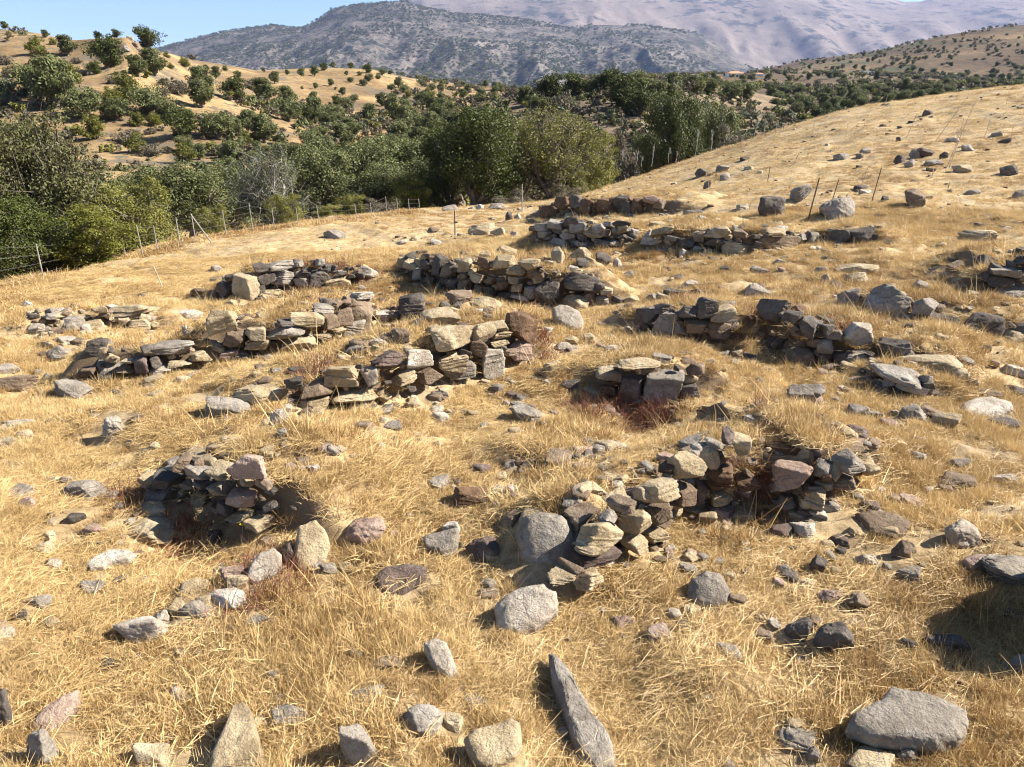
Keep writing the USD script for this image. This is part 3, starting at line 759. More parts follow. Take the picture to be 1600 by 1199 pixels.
F_st = [(835, 350, 858, 364, 'grey'), (840, 360, 862, 374, 'grey'), (856, 345, 880, 362, 'grey'), (868, 355, 884, 368, 'dark'), (880, 340, 906, 358, 'dark'), (890, 346, 918, 366, 'grey'), (862, 372, 888, 388, 'grey'), (900, 364, 920, 378, 'dark'), (895, 378, 930, 390, 'grey'), (912, 360, 944, 374, 'tan'), (922, 350, 946, 366, 'grey'),
        (940, 334, 980, 350, 'tan', 'long tan stone on the top'), (958, 345, 984, 356, 'dark'), (964, 350, 983, 366, 'tan'), (930, 372, 958, 388, 'dark'), (932, 358, 950, 372, 'brown'), (963, 366, 996, 380, 'dark'), (950, 376, 974, 386, 'white'), (970, 378, 990, 390, 'tan'), (832, 370, 850, 382, 'brown'), (850, 378, 868, 392, 'tan'), (878, 362, 900, 376, 'grey'), (984, 358, 998, 372, 'grey')]
make_wall('F', 'stone_heap', 'rubble heap of rounded grey stones below the earth bank, top centre of the ruins', F_st, fill=34, fillpx=15, pal=('grey', 'dark', 'brown', 'tan', 'grey'), top=18, seed=6, cat='heap')
make_wall('G', 'earth_bank', 'dark cut earth bank with stones showing in its face, at the top of the ruins', [
    (846, 322, 872, 342, 'clod'), (866, 308, 892, 330, 'clod'), (888, 304, 914, 326, 'dark'), (905, 310, 928, 332, 'clod'), (930, 308, 960, 334, 'clod'), (956, 306, 990, 328, 'dark'), (985, 310, 1010, 330, 'clod'), (1004, 306, 1028, 322, 'pink'), (880, 332, 906, 343, 'tan'), (910, 318, 924, 330, 'grey')],
    fill=22, fillpx=15, pal=('clod', 'dark', 'clod', 'brown'), top=0, seed=7, cat='bank')
make_wall('H', 'stone_wall', 'collapsed wall of blocks crossing the upper right of the ruins', [
    (1176, 367, 1247, 398, 'brown', 'broad low brown boulder'), (1203, 348, 1232, 364, 'white'), (1106, 353, 1147, 374, 'tan'), (1108, 372, 1147, 388, 'dark'), (1133, 376, 1168, 398, 'tan'), (1192, 360, 1230, 369, 'tan'), (1068, 317, 1101, 341, 'grey'),
    (1296, 360, 1328, 380, 'dark'), (1325, 358, 1362, 380, 'dark'), (1258, 362, 1282, 385, 'grey'), (1282, 370, 1298, 388, 'dark'), (1016, 343, 1046, 356, 'tan'), (1018, 354, 1050, 372, 'tan'), (1064, 372, 1086, 388, 'dark'), (1040, 368, 1062, 380, 'grey'), (1084, 362, 1106, 382, 'brown'), (1083, 384, 1098, 396, 'white'), (1244, 364, 1258, 382, 'grey'), (1148, 360, 1168, 376, 'brown')],
    fill=34, fillpx=14, pal=('tan', 'dark', 'brown', 'grey'), top=14, seed=8)
make_wall('I', 'stone_wall', 'dark corner of wall with one bright tan block on top, right of the white slab', [
    (1109, 477, 1154, 504, 'tan', 'bright tan block'), (1088, 465, 1120, 498, 'dark'), (1066, 433, 1095, 449, 'white'), (993, 480, 1028, 508, 'dark'), (1026, 487, 1064, 521, 'grey'), (1013, 523, 1050, 564, 'grey'), (1066, 498, 1110, 524, 'brown'), (1106, 502, 1142, 534, 'brown'),
    (1022, 474, 1046, 494, 'dark'), (1060, 478, 1090, 500, 'dark'), (1050, 424, 1070, 440, 'dark'), (1036, 446, 1066, 466, 'dark'), (1076, 446, 1100, 462, 'dark')], fill=22, fillpx=20, pal=('dark', 'brown', 'dark', 'grey'), top=6, seed=9)
make_wall('J', 'stone_wall', 'crumbling overgrown wall face with dark blocks, on the right of the ruins', [
    (1186, 467, 1227, 504, 'dark'), (1246, 472, 1284, 484, 'white'), (1248, 497, 1279, 534, 'dark', 'tall black-stained block'), (1322, 503, 1367, 544, 'white', 'rounded white boulder'), (1230, 547, 1277, 580, 'brown'), (1320, 550, 1351, 578, 'grey'), (1275, 530, 1300, 556, 'grey'), (1300, 545, 1322, 570, 'dark'),
    (1368, 573, 1437, 605, 'grey'), (1416, 553, 1500, 597, 'tan', 'long rounded tan boulder'), (1403, 597, 1444, 618, 'white'), (1378, 530, 1426, 562, 'dark'), (1225, 486, 1250, 506, 'dark'), (1290, 515, 1318, 535, 'brown')], fill=26, fillpx=20, pal=('dark', 'brown', 'dark', 'clod'), top=6, seed=10)
make_wall('J2', 'stone_wall', 'short wall of massive boulders with black-stained faces, at the far right', [
    (1363, 447, 1431, 505, 'grey', 'massive square boulder'), (1428, 466, 1458, 502, 'grey'), (1443, 490, 1494, 525, 'dark'), (1493, 488, 1564, 534, 'dark', 'black-stained boulder'), (1560, 513, 1612, 539, 'tan'), (1345, 480, 1372, 508, 'dark'), (1390, 500, 1440, 524, 'dark')], fill=12, fillpx=22, pal=('dark', 'brown'), top=3, seed=11)
make_wall('K', 'stone_wall', 'short wall stub capped by a thin tan slab, right of the open room', [
    (961, 561, 1031, 582, 'tan', 'thin tan cap slab'), (933, 573, 964, 598, 'tan'), (955, 578, 975, 600, 'brown'), (970, 588, 1004, 628, 'purple'), (1006, 577, 1067, 624, 'grey', 'large pitted grey block'), (940, 599, 964, 624, 'clod'), (1060, 600, 1092, 626, 'dark'), (984, 618, 1012, 636, 'grey'), (1016, 545, 1050, 566, 'grey')], fill=14, fillpx=20, pal=('dark', 'clod', 'brown'), top=2, seed=12)
make_wall('L', 'stone_wall', 'tall tumbled wall of tan boulders in the centre foreground, running back from the big grey boulder', [
    (880, 880, 904, 915, 'brown'), (884, 765, 931, 827, 'brown'), (903, 812, 971, 874, 'tan'), (936, 752, 986, 795, 'tan'), (906, 742, 940, 772, 'tan'), (958, 780, 984, 806, 'brown'), (902, 850, 930, 872, 'tan'), (900, 856, 968, 892, 'purple'), (970, 798, 1014, 844, 'tan'), (973, 837, 1007, 869, 'tan'), (1003, 750, 1051, 792, 'tan'), (1012, 788, 1044, 830, 'brown'), (893, 887, 937, 925, 'tan'), (1000, 826, 1044, 856, 'tan'),
    (1044, 709, 1094, 758, 'tan'), (1093, 696, 1120, 741, 'tan'), (1083, 752, 1107, 791, 'purple'), (1104, 720, 1150, 770, 'clod'), (1103, 766, 1144, 798, 'tan'), (1064, 661, 1117, 703, 'grey', 'flat dark-edged grey slab on the top'), (1114, 645, 1169, 673, 'tan'), (1164, 642, 1199, 661, 'white'), (1140, 676, 1180, 718, 'tan'), (1124, 674, 1147, 699, 'purple'), (1050, 756, 1084, 798, 'brown'), (1145, 742, 1180, 772, 'clod'), (1066, 790, 1104, 812, 'tan'),
    (945, 730, 972, 756, 'tan'), (858, 892, 900, 922, 'tan')], fill=30, fillpx=26, pal=('brown', 'grey', 'tan', 'brown', 'tan', 'clod'), top=4, seed=13)
make_wall('L2', 'stone_wall', 'low row of brown slabs capped with grass at the left end of the central wall', [
    (809, 723, 847, 754, 'dark'), (848, 709, 894, 736, 'brown'), (888, 726, 935, 750, 'brown'), (930, 732, 972, 756, 'tan'), (932, 676, 994, 708, 'white', 'pale grey-white boulder'), (914, 694, 936, 716, 'dark'), (990, 668, 1012, 684, 'tan')], fill=10, fillpx=20, pal=('brown', 'dark'), top=3, seed=14)
make_wall('L3', 'stone_wall', 'broken wall end with a white-topped pink boulder, right of the central wall', [
    (1208, 715, 1264, 772, 'pink', 'white-topped pink boulder'), (1252, 761, 1292, 803, 'tan'), (1228, 796, 1266, 826, 'tan'), (1264, 795, 1292, 818, 'white'), (1306, 706, 1338, 750, 'grey'), (1335, 717, 1371, 754, 'tan'), (1320, 670, 1367, 718, 'brown'), (1318, 610, 1352, 664, 'grey', 'ribbed grey slab standing upright'), (1200, 684, 1260, 712, 'clod'), (1300, 742, 1334, 772, 'brown'), (1215, 770, 1240, 800, 'dark')], fill=18, fillpx=24, pal=('clod', 'brown', 'tan', 'grey'), top=4, seed=15)
make_wall('N', 'stone_wall', 'stacked tumbledown corner of wall above the dark pit on the left', [
    (287, 690, 339, 728, 'tan', 'square tan stone on the top'), (297, 727, 334, 758, 'grey'), (367, 710, 418, 758, 'pink', 'pinkish craggy boulder'), (330, 727, 366, 750, 'tan'), (330, 752, 362, 782, 'grey'), (357, 762, 402, 800, 'pink'), (227, 764, 268, 788, 'grey'), (240, 738, 288, 768, 'dark'), (276, 713, 300, 744, 'brown'), (362, 797, 392, 822, 'tan'), (394, 808, 422, 838, 'tan'), (346, 780, 372, 806, 'dark'), (224, 727, 256, 748, 'tan'), (318, 748, 336, 770, 'dark')],
    fill=24, fillpx=22, pal=('dark', 'brown', 'grey', 'tan'), top=10, seed=16)
make_wall('M', 'stone_wall', 'shaded stack of stones at the right edge', [
    (1546, 417, 1592, 434, 'grey'), (1576, 420, 1625, 445, 'grey'), (1543, 445, 1610, 472, 'grey'), (1584, 400, 1630, 420, 'dark'), (1540, 432, 1580, 450, 'dark'), (1590, 380, 1630, 402, 'dark')], fill=18, fillpx=22, pal=('dark', 'dark', 'brown'), top=4, seed=17)

make_wall('P', 'stone_wall', 'low flat outcrop-like wall of tan and grey slabs at the far left of the ruins', [(95, 496, 132, 516, 'grey'), (130, 500, 166, 520, 'tan'), (200, 498, 236, 520, 'tan')], fill=14, fillpx=18, pal=('tan', 'grey', 'brown', 'tan'), top=8, seed=18)
make_wall('Q', 'stone_wall', 'low broken wall of dark and tan stones between the middle wall and the shaded wall', [(626, 474, 664, 508, 'dark'), (660, 490, 716, 514, 'tan')], fill=16, fillpx=16, pal=('dark', 'brown', 'tan'), top=8, seed=19)
make_wall('T', 'stone_wall', 'stub of grey stones at the foot of the long rounded tan boulder', [(1368, 575, 1436, 606, 'grey'), (1404, 598, 1446, 620, 'white')], fill=14, fillpx=20, pal=('grey', 'dark', 'brown'), top=4, seed=20)

# slabs whose outline is plain to see
outline([(1326, 1130), (1333, 1108), (1374, 1090), (1394, 1068), (1443, 1077), (1483, 1090), (1512, 1105), (1518, 1124), (1503, 1148), (1466, 1156), (1370, 1146)], 'grey', 0.13, 0.12, 'big smooth blue-grey slab lying flat at the lower right', lift=0.13)
outline([(858, 1010), (872, 1018), (890, 1040), (905, 1070), (918, 1090), (926, 1115), (945, 1130), (957, 1150), (966, 1199), (950, 1215), (925, 1205), (905, 1170), (890, 1130), (875, 1080), (862, 1045)], 'grey', 0.20, 0.06, 'long narrow grey slab set on edge, running out of the bottom of the frame', lift=0.02, relief=0.12)
outline([(362, 1097), (380, 1092), (392, 1105), (400, 1135), (412, 1170), (422, 1215), (322, 1215), (330, 1170), (345, 1140)], 'tan', 0.12, 0.15, 'long flat tan slab at the bottom edge, left of centre', lift=0.06)
outline([(466, 820), (492, 812), (508, 825), (517, 850), (508, 875), (490, 895), (468, 900), (459, 870)], 'tan', 0.16, 0.85, 'tan slab standing upright, right of the black-gapped pale stone', lift=0.02)
outline([(148, 545), (158, 528), (172, 527), (182, 545), (196, 560), (198, 572), (180, 580), (160, 581), (150, 570), (155, 556)], 'grey', 0.14, 0.45, 'hourglass-shaped grey slab leaning on the left wall', lift=0.12)
outline([(862, 480), (872, 474), (886, 475), (905, 484), (913, 500), (911, 517), (895, 515), (876, 505), (866, 495)], 'white', 0.2, 0.6, 'white wedge-shaped slab leaning at the end of the shaded wall', lift=0.03)
outline([(133, 878), (148, 867), (175, 855), (200, 856), (213, 864), (200, 872), (175, 876), (160, 884), (140, 886)], 'white', 0.10, 0.12, 'long whitish slab lying below the tan boulder by the pit', lift=0.05)
outline([(1336, 800), (1360, 795), (1400, 800), (1423, 812), (1415, 830), (1398, 838), (1365, 830)], 'brown', 0.08, 0.15, 'flat brown slab lying in the grass right of the white-topped boulder', lift=0.04)
outline([(724, 1150), (735, 1138), (775, 1128), (800, 1118), (813, 1125), (816, 1160), (805, 1180), (770, 1197), (740, 1190)], 'tan', 0.16, 0.35, 'pale tan block at the bottom edge, left of the long grey slab', lift=0.1)
outline([(1503, 628), (1520, 620), (1550, 617), (1580, 625), (1586, 634), (1560, 642), (1520, 648), (1505, 642)], 'white', 0.16, 0.1, 'pale layered slab lying flat near the right edge', lift=0.09)
outline([(382, 908), (390, 880), (405, 862), (428, 853), (440, 865), (440, 885), (425, 900), (400, 915)], 'white', 0.2, 0.75, 'pale rounded stone leaning left of the upright tan slab', lift=0.03)
outline([(268, 945), (282, 910), (305, 901), (328, 904), (324, 930), (305, 945)], 'tan', 0.2, 0.8, 'wedge-shaped tan stone standing in the row left of the pale rounded stone', lift=0.02)

outline([(804, 840), (808, 818), (822, 804), (850, 799), (876, 804), (895, 818), (905, 845), (906, 875), (896, 900), (884, 918), (862, 905), (835, 892), (812, 876)], 'grey', 0.46, 1.0, 'big rounded grey boulder at the near end of the central wall', e=0.55, lift=-0.02, relief=0.08)
outline([(772, 945), (786, 928), (812, 913), (850, 907), (872, 920), (873, 948), (858, 966), (838, 985), (802, 1000), (776, 986)], 'white', 0.34, 0.70, 'pale cracked boulder in front of the big rounded grey boulder', e=0.5, lift=-0.03, relief=0.09)
outline([(1070, 930), (1078, 902), (1102, 887), (1128, 893), (1143, 918), (1139, 942), (1112, 960), (1084, 950)], 'grey', 0.30, 0.70, 'mottled grey boulder alone in the straw, right of the central wall', e=0.55, lift=-0.03, relief=0.09)
outline([(661, 1002), (678, 994), (697, 1000), (706, 1020), (717, 1052), (702, 1061), (686, 1048), (670, 1028)], 'white', 0.14, 0.45, 'white knobbly stone in the foreground grass', e=0.45, lift=0.02, relief=0.12)
outline([(582, 896), (600, 882), (640, 876), (668, 882), (671, 902), (652, 917), (630, 934), (602, 930), (588, 916)], 'purple', 0.24, 0.45, 'flat-topped dark purple boulder in the foreground grass', e=0.4, lift=0.02, relief=0.08)
outline([(44, 1132), (62, 1106), (98, 1082), (122, 1072), (125, 1095), (106, 1126), (78, 1150), (55, 1155)], 'pink', 0.22, 0.50, 'tilted pinkish boulder at the lower left', e=0.45, lift=-0.01, relief=0.09)

NAMED = [
    (730, 838, 784, 884, 'purple', 'round purple-grey stone left of the big grey boulder'),
    (536, 808, 602, 862, 'pink', 'flat pinkish stone sunk in grass above the purple boulder'), (666, 834, 721, 878, 'grey', 'grey stone with a small white one behind it'), (692, 815, 721, 844, 'white', 'small white stone perched behind a grey one'),
    (583, 1022, 634, 1054, 'brown', 'brown oval pebble-shaped stone left of the white knobbly stone'), (620, 1101, 704, 1161, 'grey', 'grey stone with a pale vein at the bottom of the picture'),
    (533, 1136, 591, 1210, 'grey', 'grey slab at the bottom edge, left of the veined stone'), (552, 1069, 602, 1104, 'grey', 'low mottled stone above the bottom-edge grey slab'), (-10, 1086, 26, 1148, 'dark', 'dark stone cut by the lower left edge'),
    (208, 1162, 278, 1210, 'tan', 'smooth pale stone cut by the bottom edge, left of the long tan slab'), (428, 1101, 481, 1138, 'grey', 'grey pointed stone right of the long tan slab'), (257, 1082, 301, 1101, 'white', 'small flat white stone in the lower left grass'), (47, 1140, 92, 1205, 'grey', 'grey stone at the bottom left corner'),
    (203, 812, 278, 854, 'tan', 'tan boulder with a dark underside left of the pit'), (190, 958, 262, 1014, 'white', 'low cracked pale stones at the near end of the left row'), (287, 942, 330, 972, 'grey', 'grey stone in the left row, below the wedge'), (330, 922, 388, 956, 'white', 'whitish flat stone in the left row'), (338, 880, 385, 916, 'pink', 'pinkish stone in the left row'), (262, 938, 296, 966, 'tan', 'small tan stone in the left row beside the wedge'),
    (122, 914, 168, 936, 'grey', 'flat grey stone lying in the left grass'), (40, 930, 82, 954, 'grey', 'ridged grey stone at the left, below the pale ones'), (38, 851, 90, 872, 'tan', 'flat tan stone at the left edge grass'), (66, 826, 92, 850, 'tan', 'small tan upright stone at the left'), (72, 874, 99, 892, 'white', 'small white stone at the left, right of a flat tan one'),
    (98, 751, 162, 784, 'grey', 'grey slab at the left, above the whitish slab'), (9, 757, 54, 784, 'white', 'pale stone near the left edge, level with the grey slab'), (8, 657, 53, 674, 'white', 'flat pale stone topping the small pile on the left edge'), (22, 668, 60, 690, 'tan', 'right-hand stone of the small pile on the left edge'), (-10, 680, 29, 706, 'tan', 'lowest stone of the small pile on the left edge'), (-12, 661, 14, 682, 'tan', 'stone cut by the left edge in the small pile'),
    (161, 656, 198, 696, 'white', 'upright pale stone casting a shadow, on the left'), (322, 626, 398, 656, 'grey', 'broad grey boulder in front of the middle wall'), (419, 640, 448, 671, 'white', 'small craggy white stone below the middle wall'), (86, 600, 148, 627, 'grey', 'smooth grey slab in the left grass'), (4, 586, 56, 618, 'brown', 'brown mottled stone near the left edge'), (-6, 569, 30, 588, 'grey', 'grey stone cut by the left edge'),
    (70, 489, 118, 514, 'grey', 'grey flat boulder at the far left of the ruins'), (42, 506, 72, 526, 'white', 'tilted white stone at the far left'), (90, 524, 125, 540, 'white', 'low white stone below the far left boulder'), (58, 537, 90, 546, 'tan', 'flat plank-like stone at the far left'), (73, 542, 112, 568, 'grey', 'broken grey stone left of the hourglass slab'), (165, 489, 242, 518, 'tan', 'broad flat tan outcrop stone behind the hourglass slab'), (272, 486, 314, 504, 'white', 'white flat stone left of the corner boulder'), (112, 528, 138, 544, 'brown', 'brown stone left of the dark one by the hourglass slab'),
    (396, 452, 442, 472, 'tan', 'flat tan slab in front of the dark rubble heap'), (352, 466, 375, 481, 'tan', 'small tan stone below the dark rubble heap'), (562, 424, 590, 442, 'white', 'pale stone right of the dark rubble heap'), (870, 461, 925, 489, 'tan', 'tan boulder under the big dark slab'), (650, 484, 714, 514, 'tan', 'bright tan flat boulder in front of the shaded wall'), (622, 470, 662, 508, 'dark', 'dark stone beside the bright tan boulder'), (698, 455, 738, 478, 'brown', 'brown slab below the shaded wall'), (725, 466, 790, 488, 'tan', 'broken pale slab below the shaded wall'),
    (580, 528, 612, 542, 'white', 'flat white stone left of the middle wall top'), (612, 516, 642, 542, 'brown', 'brown flat stone left of the largest boulder'), (795, 639, 857, 664, 'grey', 'pale grey block alone in the open room'), (795, 626, 823, 642, 'grey', 'small flat grey stone behind the pale grey block'), (700, 758, 768, 802, 'clod', 'dark crumbly clod of earth left of the central wall'),
    (506, 696, 532, 716, 'grey', 'small grey stone on the left of the open room'), (460, 702, 484, 718, 'brown', 'small brown stone at the left of the open room'), (875, 592, 904, 614, 'dark', 'dark stone left of the wall stub'), (862, 538, 905, 552, 'white', 'flat pale stone in the grass behind the wall stub'), (940, 540, 974, 554, 'white', 'low white stone above the wall stub'),
    (1206, 1142, 1276, 1184, 'grey', 'grey flat stone left of the big blue-grey slab'), (1318, 1166, 1392, 1215, 'tan', 'craggy pale stone under the big blue-grey slab'), (1222, 968, 1264, 1010, 'dark', 'dark crumbling stone, left one of a pair in the right foreground'), (1262, 972, 1322, 1028, 'dark', 'dark crumbling stone, right one of a pair in the right foreground'),
    (1272, 916, 1312, 944, 'pink', 'small pinkish stone in the right grass'), (1318, 926, 1363, 958, 'brown', 'round brown stone in the right grass'), (1474, 818, 1526, 858, 'white', 'craggy white stone at the right'), (1502, 866, 1548, 896, 'pink', 'pinkish stone below the craggy white one'), (1530, 872, 1640, 930, 'grey', 'large shaded grey boulder cut by the right edge'), (1392, 844, 1432, 876, 'brown', 'brown pointed stone below the flat brown slab'), (1338, 864, 1372, 888, 'white', 'small white stone below the flat brown slab'),
    (1262, 872, 1288, 901, 'dark', 'small dark wedge stone in the right grass'), (1212, 880, 1238, 902, 'grey', 'small grey stone right of the mottled boulder'), (1444, 992, 1518, 1020, 'dark', 'low dark stone in shade at the right'), (1570, 1026, 1616, 1062, 'grey', 'grey stone cut by the right edge above the big slab'), (1540, 655, 1588, 676, 'dark', 'dark stone below the pale layered slab'), (1564, 604, 1612, 624, 'dark', 'dark stone cut by the right edge behind the layered slab'), (1562, 571, 1596, 590, 'white', 'pale stone right of the long tan boulder'),
    (1230, 599, 1282, 630, 'grey', 'streaked grey stone in grass below the overgrown wall'), (1159, 446, 1199, 470, 'white', 'pale craggy stone behind the overgrown wall'), (1310, 456, 1344, 484, 'grey', 'blue-grey rounded stone left of the massive boulder'), (1308, 407, 1368, 431, 'tan', 'bright tan slab in the right field'), (1322, 428, 1355, 446, 'tan', 'tan block just below the bright tan slab'), (1504, 362, 1562, 385, 'tan', 'long tan slab in the grass at the right'), (1410, 301, 1448, 328, 'brown', 'tall triangular brown stone in the right field'),
    (1274, 312, 1334, 347, 'grey', 'lichen-covered grey boulder beside the iron rod'), (1183, 313, 1225, 345, 'dark', 'black overhanging block in the hollow, left of the iron rod'), (1226, 296, 1264, 321, 'grey', 'grey boulder above the black hollow'), (1488, 259, 1516, 273, 'tan', 'tan flat stone at the foot of the tall stalks'), (1430, 234, 1462, 248, 'purple', 'flat purple-grey slab up the right field'), (1440, 174, 1457, 183, 'dark', 'dark triangular stone near the skyline'), (1561, 261, 1588, 278, 'dark', 'dark stone up at the right edge field'),
    (1340, 296, 1360, 304, 'white', 'small pale stone right of the iron rod'), (1304, 242, 1325, 252, 'grey', 'small grey stone on the upper right slope'), (690, 321, 714, 331, 'grey', 'grey boulder under the dark broad tree'), (730, 352, 770, 370, 'tan', 'large pale boulder left of the grey rubble heap'), (766, 356, 796, 372, 'tan', 'pale stone next to the large pale boulder'), (796, 362, 812, 374, 'white', 'small white stone next to the pale pair'), (504, 361, 540, 377, 'grey', 'grey boulder alone on the mown grass'), (1002, 368, 1032, 390, 'white', 'long white stone pointing down, right of the rubble heap'),
    (772, 386, 806, 410, 'tan', 'pointed tan stone on top of the shaded wall'), (862, 390, 884, 416, 'tan', 'upright tan stone between the heap and the shaded wall'), (890, 388, 924, 412, 'tan', 'wide tan stone between the heap and the shaded wall'), (928, 396, 954, 416, 'dark', 'dark stone right of the wide tan one'), (958, 406, 974, 424, 'white', 'white upright pebble in the upper grass'), (970, 424, 992, 438, 'grey', 'grey stone below the white upright pebble'), (884, 420, 902, 432, 'white', 'white stone on the grass above the big dark slab'), (956, 464, 972, 476, 'dark', 'small dark stone in the gully grass'), (976, 464, 998, 476, 'tan', 'small tan stone in the gully grass'), (1008, 460, 1026, 474, 'grey', 'small grey stone in the gully grass'),
    (760, 318, 790, 330, 'grey', 'flat stone under the yellow-green tree'), (1058, 390, 1078, 404, 'white', 'white slab tip below the collapsed wall'),
    (200, 975, 228, 1000, 'tan', 'cracked tan stone at the very near end of the left row'), (236, 955, 268, 985, 'white', 'pale split stone in the left row, next to the low cracked stones'), (258, 972, 292, 996, 'tan', 'tan stone in front of the left row, by the cracked stones'), (306, 930, 336, 952, 'tan', 'small tan stone in the left row under the wedge'), (356, 900, 388, 926, 'tan', 'tan stone in the left row under the pinkish one'), (440, 855, 466, 890, 'dark', 'dark stone in the gap between the pale rounded and upright slabs'), (404, 838, 432, 858, 'brown', 'brown stone above the pale rounded stone'), (500, 880, 530, 900, 'grey', 'grey stone at the right foot of the upright slab'),
]
for e in NAMED:
    loose(*e[:5], label=e[5])
UNNAMED = [
    (1096, 392, 1112, 402, 'tan'), (1210, 404, 1228, 414, 'grey'), (1270, 420, 1300, 428, 'grey'), (1476, 412, 1506, 428, 'brown'), (1426, 440, 1450, 456, 'grey'), (1170, 420, 1200, 430, 'grey'), (1290, 440, 1318, 456, 'brown'), (1282, 428, 1296, 446, 'white'), (1410, 706, 1450, 722, 'grey'), (1480, 716, 1512, 732, 'grey'), (1550, 744, 1588, 756, 'white'), (1466, 740, 1520, 770, 'brown'),
    (1440, 640, 1450, 652, 'grey'), (1400, 632, 1445, 664, 'grey'), (1510, 456, 1530, 466, 'white'), (1580, 300, 1600, 312, 'grey'), (1460, 380, 1480, 390, 'tan'), (1420, 236, 1436, 250, 'grey'), (1396, 244, 1412, 258, 'dark'), (1412, 252, 1428, 264, 'grey'), (1444, 250, 1474, 262, 'grey'), (1478, 214, 1498, 224, 'white'), (1500, 228, 1520, 238, 'grey'), (1548, 208, 1564, 216, 'grey'), (1562, 218, 1578, 226, 'dark'), (1468, 238, 1482, 250, 'dark'), (1342, 232, 1360, 242, 'grey'), (1336, 242, 1352, 250, 'brown'), (1400, 216, 1408, 222, 'dark'),
    (1478, 296, 1488, 304, 'tan'), (1376, 308, 1388, 316, 'dark'), (1506, 298, 1528, 306, 'grey'), (1446, 262, 1460, 270, 'brown'), (1118, 258, 1138, 270, 'grey'), (1124, 272, 1142, 284, 'grey'), (1156, 246, 1170, 252, 'dark'), (1082, 266, 1106, 280, 'dark'), (1100, 284, 1112, 296, 'brown'), (1150, 320, 1168, 330, 'white'), (1090, 338, 1104, 346, 'white'),
    (620, 376, 636, 384, 'white'), (640, 370, 656, 378, 'tan'), (672, 376, 690, 384, 'white'), (668, 358, 686, 366, 'brown'), (790, 332, 802, 346, 'dark'), (802, 336, 816, 346, 'white'), (712, 364, 730, 372, 'tan'), (744, 320, 760, 328, 'white'), (560, 448, 574, 458, 'white'), (540, 455, 556, 464, 'tan'), (216, 458, 226, 466, 'dark'), (168, 478, 192, 490, 'white'), (216, 478, 250, 492, 'tan'), (36, 472, 52, 480, 'white'), (120, 496, 140, 506, 'tan'), (128, 508, 142, 522, 'white'), (284, 510, 310, 526, 'white'), (300, 452, 322, 466, 'brown'), (330, 416, 346, 428, 'grey'),
    (590, 652, 604, 664, 'grey'), (600, 484, 614, 494, 'grey'), (640, 500, 660, 514, 'dark'), (748, 480, 776, 496, 'brown'), (830, 470, 846, 482, 'grey'), (836, 510, 862, 524, 'white'), (912, 522, 930, 536, 'tan'), (880, 528, 908, 540, 'tan'), (1060, 560, 1084, 572, 'brown'), (1100, 560, 1118, 572, 'grey'), (1116, 548, 1140, 562, 'grey'), (1180, 590, 1196, 602, 'grey'),
    (196, 684, 216, 700, 'tan'), (230, 690, 256, 706, 'tan'), (200, 650, 232, 664, 'brown'), (440, 694, 456, 704, 'white'), (118, 640, 132, 648, 'white'), (56, 578, 72, 590, 'grey'), (66, 584, 84, 598, 'white'), (30, 780, 56, 800, 'pink'), (70, 744, 92, 756, 'tan'), (420, 706, 436, 718, 'grey'), (584, 690, 602, 704, 'grey'), (636, 888, 650, 898, 'white'), (220, 900, 236, 912, 'grey'), (206, 1022, 222, 1034, 'grey'), (300, 1018, 322, 1036, 'grey'), (408, 1044, 446, 1070, 'grey'), (155, 1028, 190, 1052, 'dark'), (390, 960, 420, 984, 'grey'), (500, 936, 530, 952, 'grey'), (540, 1014, 566, 1032, 'grey'), (426, 1084, 444, 1098, 'grey'),
    (1080, 920, 1090, 930, 'tan'), (1180, 960, 1200, 972, 'tan'), (1320, 968, 1344, 980, 'tan'), (1402, 888, 1440, 916, 'grey'), (1404, 1000, 1430, 1022, 'dark'), (1096, 1086, 1112, 1100, 'white'), (1120, 1186, 1146, 1205, 'grey'), (1380, 880, 1398, 892, 'grey'), (1300, 888, 1316, 898, 'grey'), (1548, 1004, 1568, 1016, 'dark'), (1532, 840, 1548, 850, 'dark'), (1590, 846, 1606, 856, 'tan'), (1480, 964, 1510, 980, 'brown'), (1560, 950, 1596, 972, 'dark'), (1400, 1170, 1430, 1196, 'grey'), (1256, 1170, 1290, 1196, 'grey'),
    (628, 800, 648, 812, 'white'), (606, 830, 622, 842, 'pink'), (650, 854, 668, 866, 'grey'), (752, 812, 766, 822, 'grey'), (1120, 820, 1140, 832, 'tan'), (1330, 770, 1350, 786, 'grey'), (1368, 760, 1384, 770, 'white'), (1420, 680, 1440, 690, 'grey'), (1440, 610, 1470, 622, 'grey'), (1506, 594, 1530, 606, 'grey'), (1490, 560, 1520, 572, 'grey'), (1528, 540, 1548, 552, 'tan'), (1400, 750, 1420, 760, 'tan'),
]
for e in UNNAMED:
    loose(*e)
# a shaded heap just past the right edge, whose shadow reaches into the picture
make_x = [hit(1760, 985), hit(1790, 935), hit(1730, 1010), hit(1830, 1000), hit(1720, 1330), hit(1800, 1330)]
heap = thing('stone_heap', 'heap of big dark stones past the right edge, shading the grass', 'heap', make_x[0])
for k, p in enumerate(make_x):
    for lvl in range(2):
        P, F = rock(0.62, 0.5, 0.5, 900 + k * 3 + lvl, 3)
        obj('stone', (P + p + [0.04 * lvl, 0.02, 0.18 + 0.38 * lvl] - make_x[0], F), M['dark' if k % 2 else 'grey'], heap, smooth=30)

